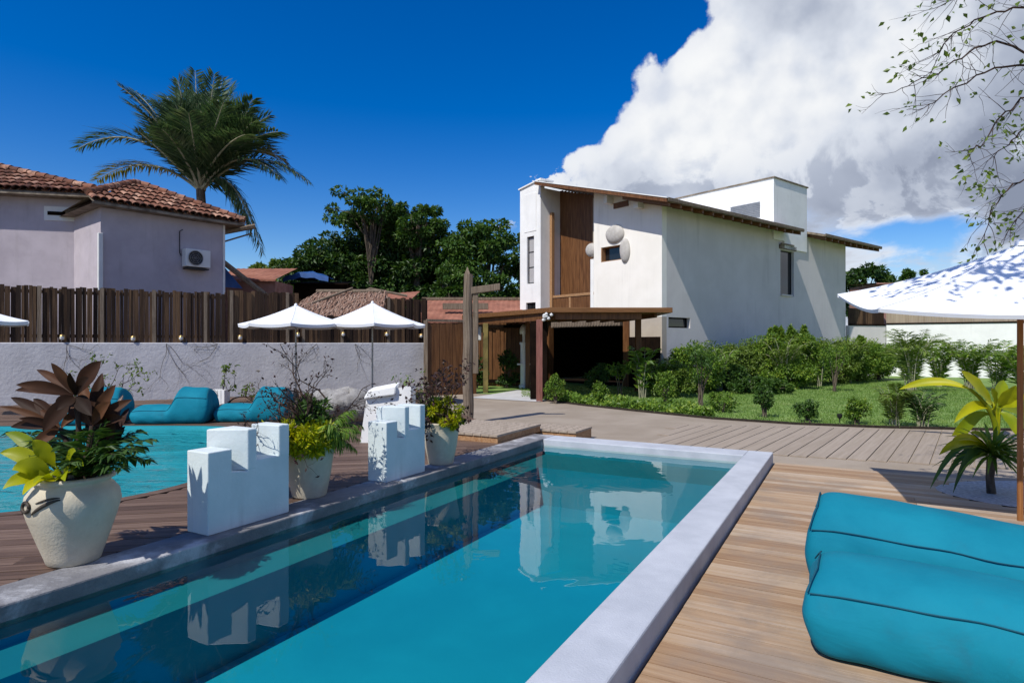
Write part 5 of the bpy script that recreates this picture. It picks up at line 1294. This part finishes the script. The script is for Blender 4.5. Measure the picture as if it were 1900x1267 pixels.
for i in range(N1):
    f0, f1 = i / N1, (i + 1) / N1
    xa, xb = x0 + (x1 - x0) * f0, x0 + (x1 - x0) * f1; sk = .10
    m.hexa([(xa, yv, ZD), (xb, yv, ZD), (xb, yv + .45, ZD), (xa, yv + .45, ZD), (xa + sk * (1 - f0), yv + .02, topf(f0)), (xb + sk * (1 - f1), yv + .02, topf(f1)), (xb + sk * (1 - f1), yv + .45, topf(f1) - .03), (xa + sk * (1 - f0), yv + .45, topf(f0) - .03)])
m.build('body', M['white'], wb)
MB().hexa([(x0 + .06, yv - .05, .80), (x1 - .22, yv - .05, .86), (x1 - .22, yv + .016, .88), (x0 + .06, yv + .016, .82), (x0 + .12, yv - .04, .925), (x1 - .20, yv - .04, 1.0), (x1 - .20, yv + .3, 1.03), (x0 + .12, yv + .3, .95)]).build('sloping_slab', M['white'], wb, bevel=.02)
# bleached rocks behind
def rock(px, py, Y, sx, sy, sz, seed, label):
    rg = np.random.default_rng(seed); c = at(px, py, Y); m = MB(); rows = []; ph = rg.uniform(0, 6, 8)
    for i in range(15):
        th_ = math.pi * i / 14; row = []
        for j in range(25):
            a = 2 * math.pi * j / 24; k = 1 + .12 * math.sin(2 * a + ph[0]) + .09 * math.sin(3 * th_ + 2 * a + ph[1]) + .06 * math.sin(5 * a + 4 * th_ + ph[2])
            row.append((c.x + sx * k * math.sin(th_) * math.cos(a), Y + sy * k * math.sin(th_) * math.sin(a), max(ZD - .03, c.z + sz * k * math.cos(th_))))
        rows.append(row)
    m.grid(rows); tag(m.build('rock', M['rock'], None, (c.x, Y, ZD), smooth=True), label, 'rock', 'bleached rocks on the deck')
rock(612, 742, 11.6, .36, .30, .20, 1, 'smaller bleached rock left of the flat rock behind the pots')
rock(648, 752, 11.0, .44, .36, .27, 2, 'larger bleached rock beside the white seat block')

# ------------------------------------------------------------------ pots
def urn(c, label):
    t = thing('urn', c, label, 'urn'); m = MB()
    pr = [(.165, 0), (.175, .01), (.19, .06), (.235, .20), (.285, .36), (.312, .47), (.300, .545), (.262, .60), (.238, .622), (.238, .637), (.272, .655), (.276, .672), (.255, .685), (.225, .68), (.215, .64), (.215, .60)]
    pr = [(r * .87, z * .83) for r, z in pr]
    m.lathe(pr, c, 56, lambda a, z: .006 * math.sin(3 * a + z * 9)); m.build('body', M['pot'], t, smooth=True)
    MB().lathe([(.19, .50), (.11, .525), (.001, .53)], c, 24).build('soil', M['soil'], t)
    m = MB()
    def onw(a, z, off=.004):
        rad = np.interp(z, [p[1] for p in pr[:9]], [p[0] for p in pr[:9]]) + off; return (c[0] + rad * math.cos(a), c[1] + rad * math.sin(a), c[2] + z)
    m.tube([onw(math.radians(240 + 9 * math.cos(k / 10 * 6.28)), .41 + .03 * math.sin(k / 10 * 6.28), .006) for k in range(11)], .011, 6)
    m.tube([onw(math.radians(252 + k * 4.2), .37 + .09 * math.sin(k / 9 * 1.5), .003) for k in range(10)], [.004 + .008 * math.sin(k / 9 * 3.1) for k in range(10)], 6)
    m.tube([onw(math.radians(258 + k * 3.4), .44 + .03 * math.sin(k / 9 * 1.7), .002) for k in range(10)], [.003 + .005 * math.sin(k / 9 * 3.1) for k in range(10)], 6)
    m.build('relief_ornament', M['relief'], t, smooth=True)
    return t
def tub(c, label, r=.215, h=.50, rb=.15):
    t = thing('tub_pot', c, label, 'pot', 'pale tub pots along the pool'); m = MB()
    m.lathe([(rb * .96, 0), (rb, .01), (rb + (r - rb) * .55, h * .4), (r * .98, h * .8), (r, h * .93), (r * 1.04, h * .955), (r * 1.05, h * .985), (r * 1.0, h), (r * .92, h * .99), (r * .90, h * .92), (r * .9, h * .86)], c, 44, lambda a, z: .012 * math.sin(4 * a)); m.build('body', M['pot'], t, smooth=True)
    MB().lathe([(r * .9, h * .88), (.1, h * .9), (.001, h * .91)], c, 24).build('soil', M['soil'], t)
    return t
U1 = (gx(137, 4.10), 4.10, CT); urn(U1, 'large pale urn with a dark relief ornament at the left end of the pool rim')
T2 = (gx(574, 5.86), 5.86, CT); tub(T2, 'pale tub pot between the two castellated blocks', .225, .50, .155)
T3 = (gx(818, 7.45), 7.45, CT); tub(T3, 'pale weathered tub pot beyond the farther castellated block', .22, .50, .15)

# ------------------------------------------------------------------ plants in the pots
def leafy(name, base, leaves, mat, label, stem_mat='twig', cat='plant', face=Vector((0, -1, .5)), **kw):
    """leaves: (px, py, dY, width, arch) tips in the photograph at their own depth"""
    t = thing(name, base, label, cat); m, ms = MB(), MB(); b = Vector(base)
    for (px, py, dYY, wd, ar, s0) in leaves:
        tip = at(px, py, base[1] + dYY); st = b + (tip - b) * s0 + Vector((0, 0, .10 * s0))
        ms.tube(bez(b, b.lerp(st, .5) + Vector((0, 0, .05)), st, 5), [.009, .009, .008, .007, .006, .005], 6)
        blade(m, st, tip, wd * .82, ar, face, 12, kw.get('wave', .02), kw.get('wmax', .45), kw.get('droop', .03), kw.get('fold', .14))
    m.build('leaves', mat, t, smooth=True); ms.build('stems', M[stem_mat], t, smooth=True)
    return t
z1 = CT + .52
S1 = (U1[0] + .03, U1[1], z1)
# bronze cordyline: whorls on leaning stems
bz = thing('bronze_cordyline', S1, 'tall cordyline with broad bronze-brown leaves in the big urn', 'plant')
m, ms = MB(), MB()
for (hub, lv) in (((140, 735), [(188, 668, .05, .14), (95, 672, -.05, .075), (68, 684, .12, .07), (30, 712, -.1, .10), (28, 722, .1, .08), (130, 690, -.12, .07), (165, 700, -.15, .10), (105, 760, -.1, .13), (80, 800, -.05, .15), (170, 770, -.1, .12)]),
                  ((112, 795), [(0, 752, .0, .055), (20, 790, .1, .09), (35, 775, -.1, .06), (150, 760, .1, .08), (60, 830, -.1, .10), (75, 760, .05, .08), (20, 735, .12, .09), (62, 738, .1, .10)]),
                  ((170, 790), [(215, 712, .05, .10), (190, 690, .15, .10), (245, 740, .08, .09), (150, 705, .2, .10), (232, 775, -.05, .09), (120, 745, .1, .11), (205, 745, -.1, .11)])):
    h = at(*hub, S1[1] + .02); ms.tube(bez(S1, Vector(S1).lerp(h, .5) + Vector((.03, 0, 0)), h, 6), [.02, .019, .018, .017, .016, .015, .012], 8)
    for (px, py, dd, wd) in lv:
        tip = at(px, py, S1[1] + dd); blade(m, h + (tip - h) * .04, tip, wd * .78, .10, Vector((.2, -1, .3)), 12, .012, .5, .02, .18)
m.build('leaves', M['l_bronze'], bz, smooth=True); ms.build('stems', M['twig'], bz, smooth=True)
leafy('maroon_cordyline', (S1[0] + .12, S1[1] + .08, z1), [(200, 715, .1, .08, .1, .35), (228, 730, .2, .07, .2, .35), (185, 740, 0, .09, .1, .35), (240, 755, .1, .06, .25, .4), (215, 775, -.05, .08, .3, .4), (232, 790, .1, .07, .3, .4), (178, 765, .15, .09, .1, .3), (160, 775, .1, .08, .1, .3), (205, 750, .1, .10, .1, .35), (192, 720, .2, .06, .05, .4)], M['l_maroon'], 'dark maroon leaves on a thin stem at the right of the big urn', wave=.05)
leafy('lime_philodendron', (S1[0] - .05, S1[1] - .06, z1), [(5, 905, -.25, .13, .35, .25), (42, 915, -.35, .12, .3, .25), (0, 838, -.05, .12, .25, .3), (22, 870, -.2, .15, .3, .3), (60, 815, -.1, .12, .2, .3), (155, 862, -.2, .09, .25, .35), (10, 800, .1, .10, .2, .3), (120, 890, -.3, .09, .3, .3), (140, 835, -.22, .10, .2, .3), (95, 880, -.32, .07, .25, .3), (30, 850, .05, .12, .2, .3), (62, 895, -.3, .08, .3, .3)], M['l_lime'], 'yellow-green philodendron leaves spilling over the left of the big urn', 'l_lime', wave=.03)
def fernish(name, base, tips, label, mat='l_fern', nl=18, ll=.12, lw=.028, hang=.3, seed=3, lift=.10, r0=.007):
    rg = np.random.default_rng(seed); t = thing(name, base, label, 'plant'); ml, mr = MB(), MB(); b = Vector(base)
    for (px, py, dd) in tips:
        tip = at(px, py, base[1] + dd); mid = (b + tip) / 2 + Vector((0, 0, lift + .1 * (tip - b).length)); frond(ml, mr, b, mid, tip, nl, ll * rg.uniform(.85, 1.2), lw, rg, hang, r0)
    ml.build('leaves', M[mat], t); mr.build('stems', M['twig'], t)
    return t
fernish('fern', (S1[0] + .08, S1[1] - .02, z1), [(285, 815, .1), (280, 855, .0), (262, 800, .2), (240, 850, -.15), (255, 835, -.1), (210, 800, .15), (225, 870, -.2), (195, 830, -.2), (270, 830, .15), (175, 800, -.15), (150, 800, .1), (200, 780, .05), (235, 815, .1), (110, 830, -.1), (75, 800, .1), (45, 820, .1), (20, 800, .15), (95, 790, .2), (130, 860, -.25), (215, 845, -.25), (60, 850, .05)], 'dark green fern fronds on the right side of the big urn', ll=.13)

def bushy(name, base, n, rx, rz, label, mat, seed, size=.06, zoff=0.0, per=90, upward=.4, clr=.22):
    rg = np.random.default_rng(seed); t = thing(name, base, label, 'plant'); C = []
    for i in range(n):
        d = rvec(rg, 1)[0]; d[2] = abs(d[2]); k = rg.uniform(.3, 1) ** .5
        c = np.array(base) + d * k * np.array((rx, rx * .9, rz)) + np.array((0, 0, zoff)); C.append((c, rg.uniform(.6, 1.1) * clr * rx))
    clump_leaves(MB(), C, per, size, rg, upward, .35, .15).build('foliage', M[mat], t)
    m = MB()
    for c, r in C: m.tube([tuple(base), tuple(np.array(base) * .4 + c * .6 + np.array((0, 0, .03))), tuple(c)], [.006, .004, .002], 4)
    m.build('stems', M['bark'], t)
    return t
z2 = CT + .44
bushy('yellow_bush', (T2[0] - .14, T2[1] - .10, z2), 38, .40, .28, 'bushy yellow-green plant in the tub pot between the blocks', 'l_lime', 5, .075, .02, 110)
bushy('green_bush', (T2[0] - .06, T2[1] + .16, z2), 14, .26, .36, 'mid-green leafy plant behind the bushy yellow-green one', 'l_mid', 6, .08, .10, 70)
fernish('trailing_fern', (T2[0] + .06, T2[1], z2 + .03), [(668, 815, .15), (655, 830, .05), (640, 820, -.1), (672, 790, .2), (630, 800, -.15), (660, 760, .25), (645, 775, .1), (620, 790, -.2), (662, 835, .12), (635, 835, -.05), (648, 805, -.1), (668, 800, 0)], 'feathery fern trailing over the right of the tub pot', 'l_hedge', ll=.11, lw=.016, hang=.9, nl=26, lift=.14)
def bare_shrub(name, base, d, L, seed, label, spread=.5, depth=3, r=.014, count=4, leaf=None, lsz=.05, ld=1):
    rg = np.random.default_rng(seed); t = thing(name, base, label, 'shrub'); m = MB(); tips = []
    for k in range(count): twigs(m, base, Vector(d) + Vector(rg.normal(0, .45, 3).tolist()), L * rg.uniform(.7, 1.1), r, depth, rg, spread, 6, tips, 0, (2, 3))
    m.build('twigs', M['twig'], t)
    if leaf:
        P = np.array([p for p, _ in tips for _k in range(ld)]); n = len(P); Ls = rg.uniform(.6, 1.2, n) * lsz
        MB().quads(leaf_cards(P + rg.normal(0, .02, (n, 3)), rvec(rg, n) + np.array((0, 0, -.2)), rvec(rg, n), Ls, Ls * .5)).build('leaves', M[leaf], t)
    return t
bare_shrub('twiggy_shrub', (T2[0] - .04, T2[1] + .08, z2), (0, 0, 1), .60, 9, 'dark bare twiggy shrub rising from the tub pot between the blocks', .50, 4, .017, 9, 'l_maroon', .04, 1)
z3 = CT + .44
bare_shrub('twiggy_shrub', (T3[0] - .02, T3[1] + .02, z3), (-.05, 0, 1), .55, 10, 'dark twiggy shrub in the tub pot before the tall post', .5, 3, .012, 8, 'l_maroon', .06, 3)
bushy('yellow_bush', (T3[0] + .08, T3[1] - .06, z3), 20, .24, .34, 'fluffy yellow-green plant in the tub pot before the tall post', 'l_lime', 7, .05, .02, 120)
bushy('green_bush', (T3[0] - .10, T3[1] + .02, z3), 12, .20, .38, 'dark green plant at the left of the tub pot before the tall post', 'l_fern', 8, .07, .0, 70)
bare_shrub('thin_bush', (gx(752, 9.6), 9.6, ZD), (-.05, 0, 1), .62, 12, 'thin light green bush behind the white seat block', .45, 3, .010, 3, 'l_light', .055, 3)

# plants at the foot of the white wall
def potted_tree(px, Y, h, label, seed, potted=True):
    x = gx(px, Y); z = ZD
    if potted:
        t = thing('white_planter', (x - .25, Y - .05, z), 'white slatted planter by the rough white wall', 'planter'); m = MB()
        for i in range(5): m.box(x - .42 + i * .085, x - .42 + i * .085 + .07, Y - .2, Y + .1, z, z + .34)
        m.build('slats', M['white'], t)
    bare_shrub('wall_tree', (x, Y, z), (0, 0, 1), h * .62, seed, label, .42, 3, .022, 2, 'l_light', .10, 4)
potted_tree(424, 14.9, 1.05, 'little tree with light green leaves beside the white planter', 15)
bare_shrub('wall_tree', (gx(225, 13.4), 13.4, ZD), (-.1, 0, 1), .72, 16, 'loose leafy shrub at the wall behind the bronze-leaved plant', .5, 3, .016, 3, 'l_light', .085, 3)
# dry creepers on the white wall
def creeper(s, z, d, seed, label, L=.9):
    rg = np.random.default_rng(seed); m = MB(); o = Vector(wl(s, .03, z))
    tips = []
    for k in range(3):
        dd = Vector((WD.x * rg.normal(d, .5), WD.y * rg.normal(d, .5), -abs(rg.normal(.6, .3)))); twigs(m, o, dd, L * rg.uniform(.6, 1.2), .006, 2, rg, .5, 7, tips, 0, (2, 3))
    # keep the runner on the wall face
    v = []
    for p in m.v:
        q_ = Vector(p[:2]) - WP; n_ = q_.dot(WN); k = q_ - WN * n_ + WN * (.012 + .012 * abs(math.sin(n_ * 30))); v.append((WP.x + k.x, WP.y + k.y, min(p[2], 1.64)))
    m.v = v
    tag(m.build('creeper', M['twig'], None, tuple(o)), label, 'creeper', 'dry creepers on the white wall')
for k, (s, d, lab) in enumerate(((-2.0, .5, 'dry creeper on the white wall at the left border'), (.1, .6, 'dry creeper on the white wall above the whole lounger'), (1.3, -.4, 'dry creeper on the white wall above the white planter'), (2.9, .4, 'dry creeper on the white wall left of the parasol pole'), (5.0, .5, 'dry creeper on the white wall right of the parasol pole'), (3.9, -.6, 'dry creeper on the white wall just below the left parasol'))):
    creeper(s, 1.6, d, 60 + k, lab)
# fallen leaves on the rim and deck
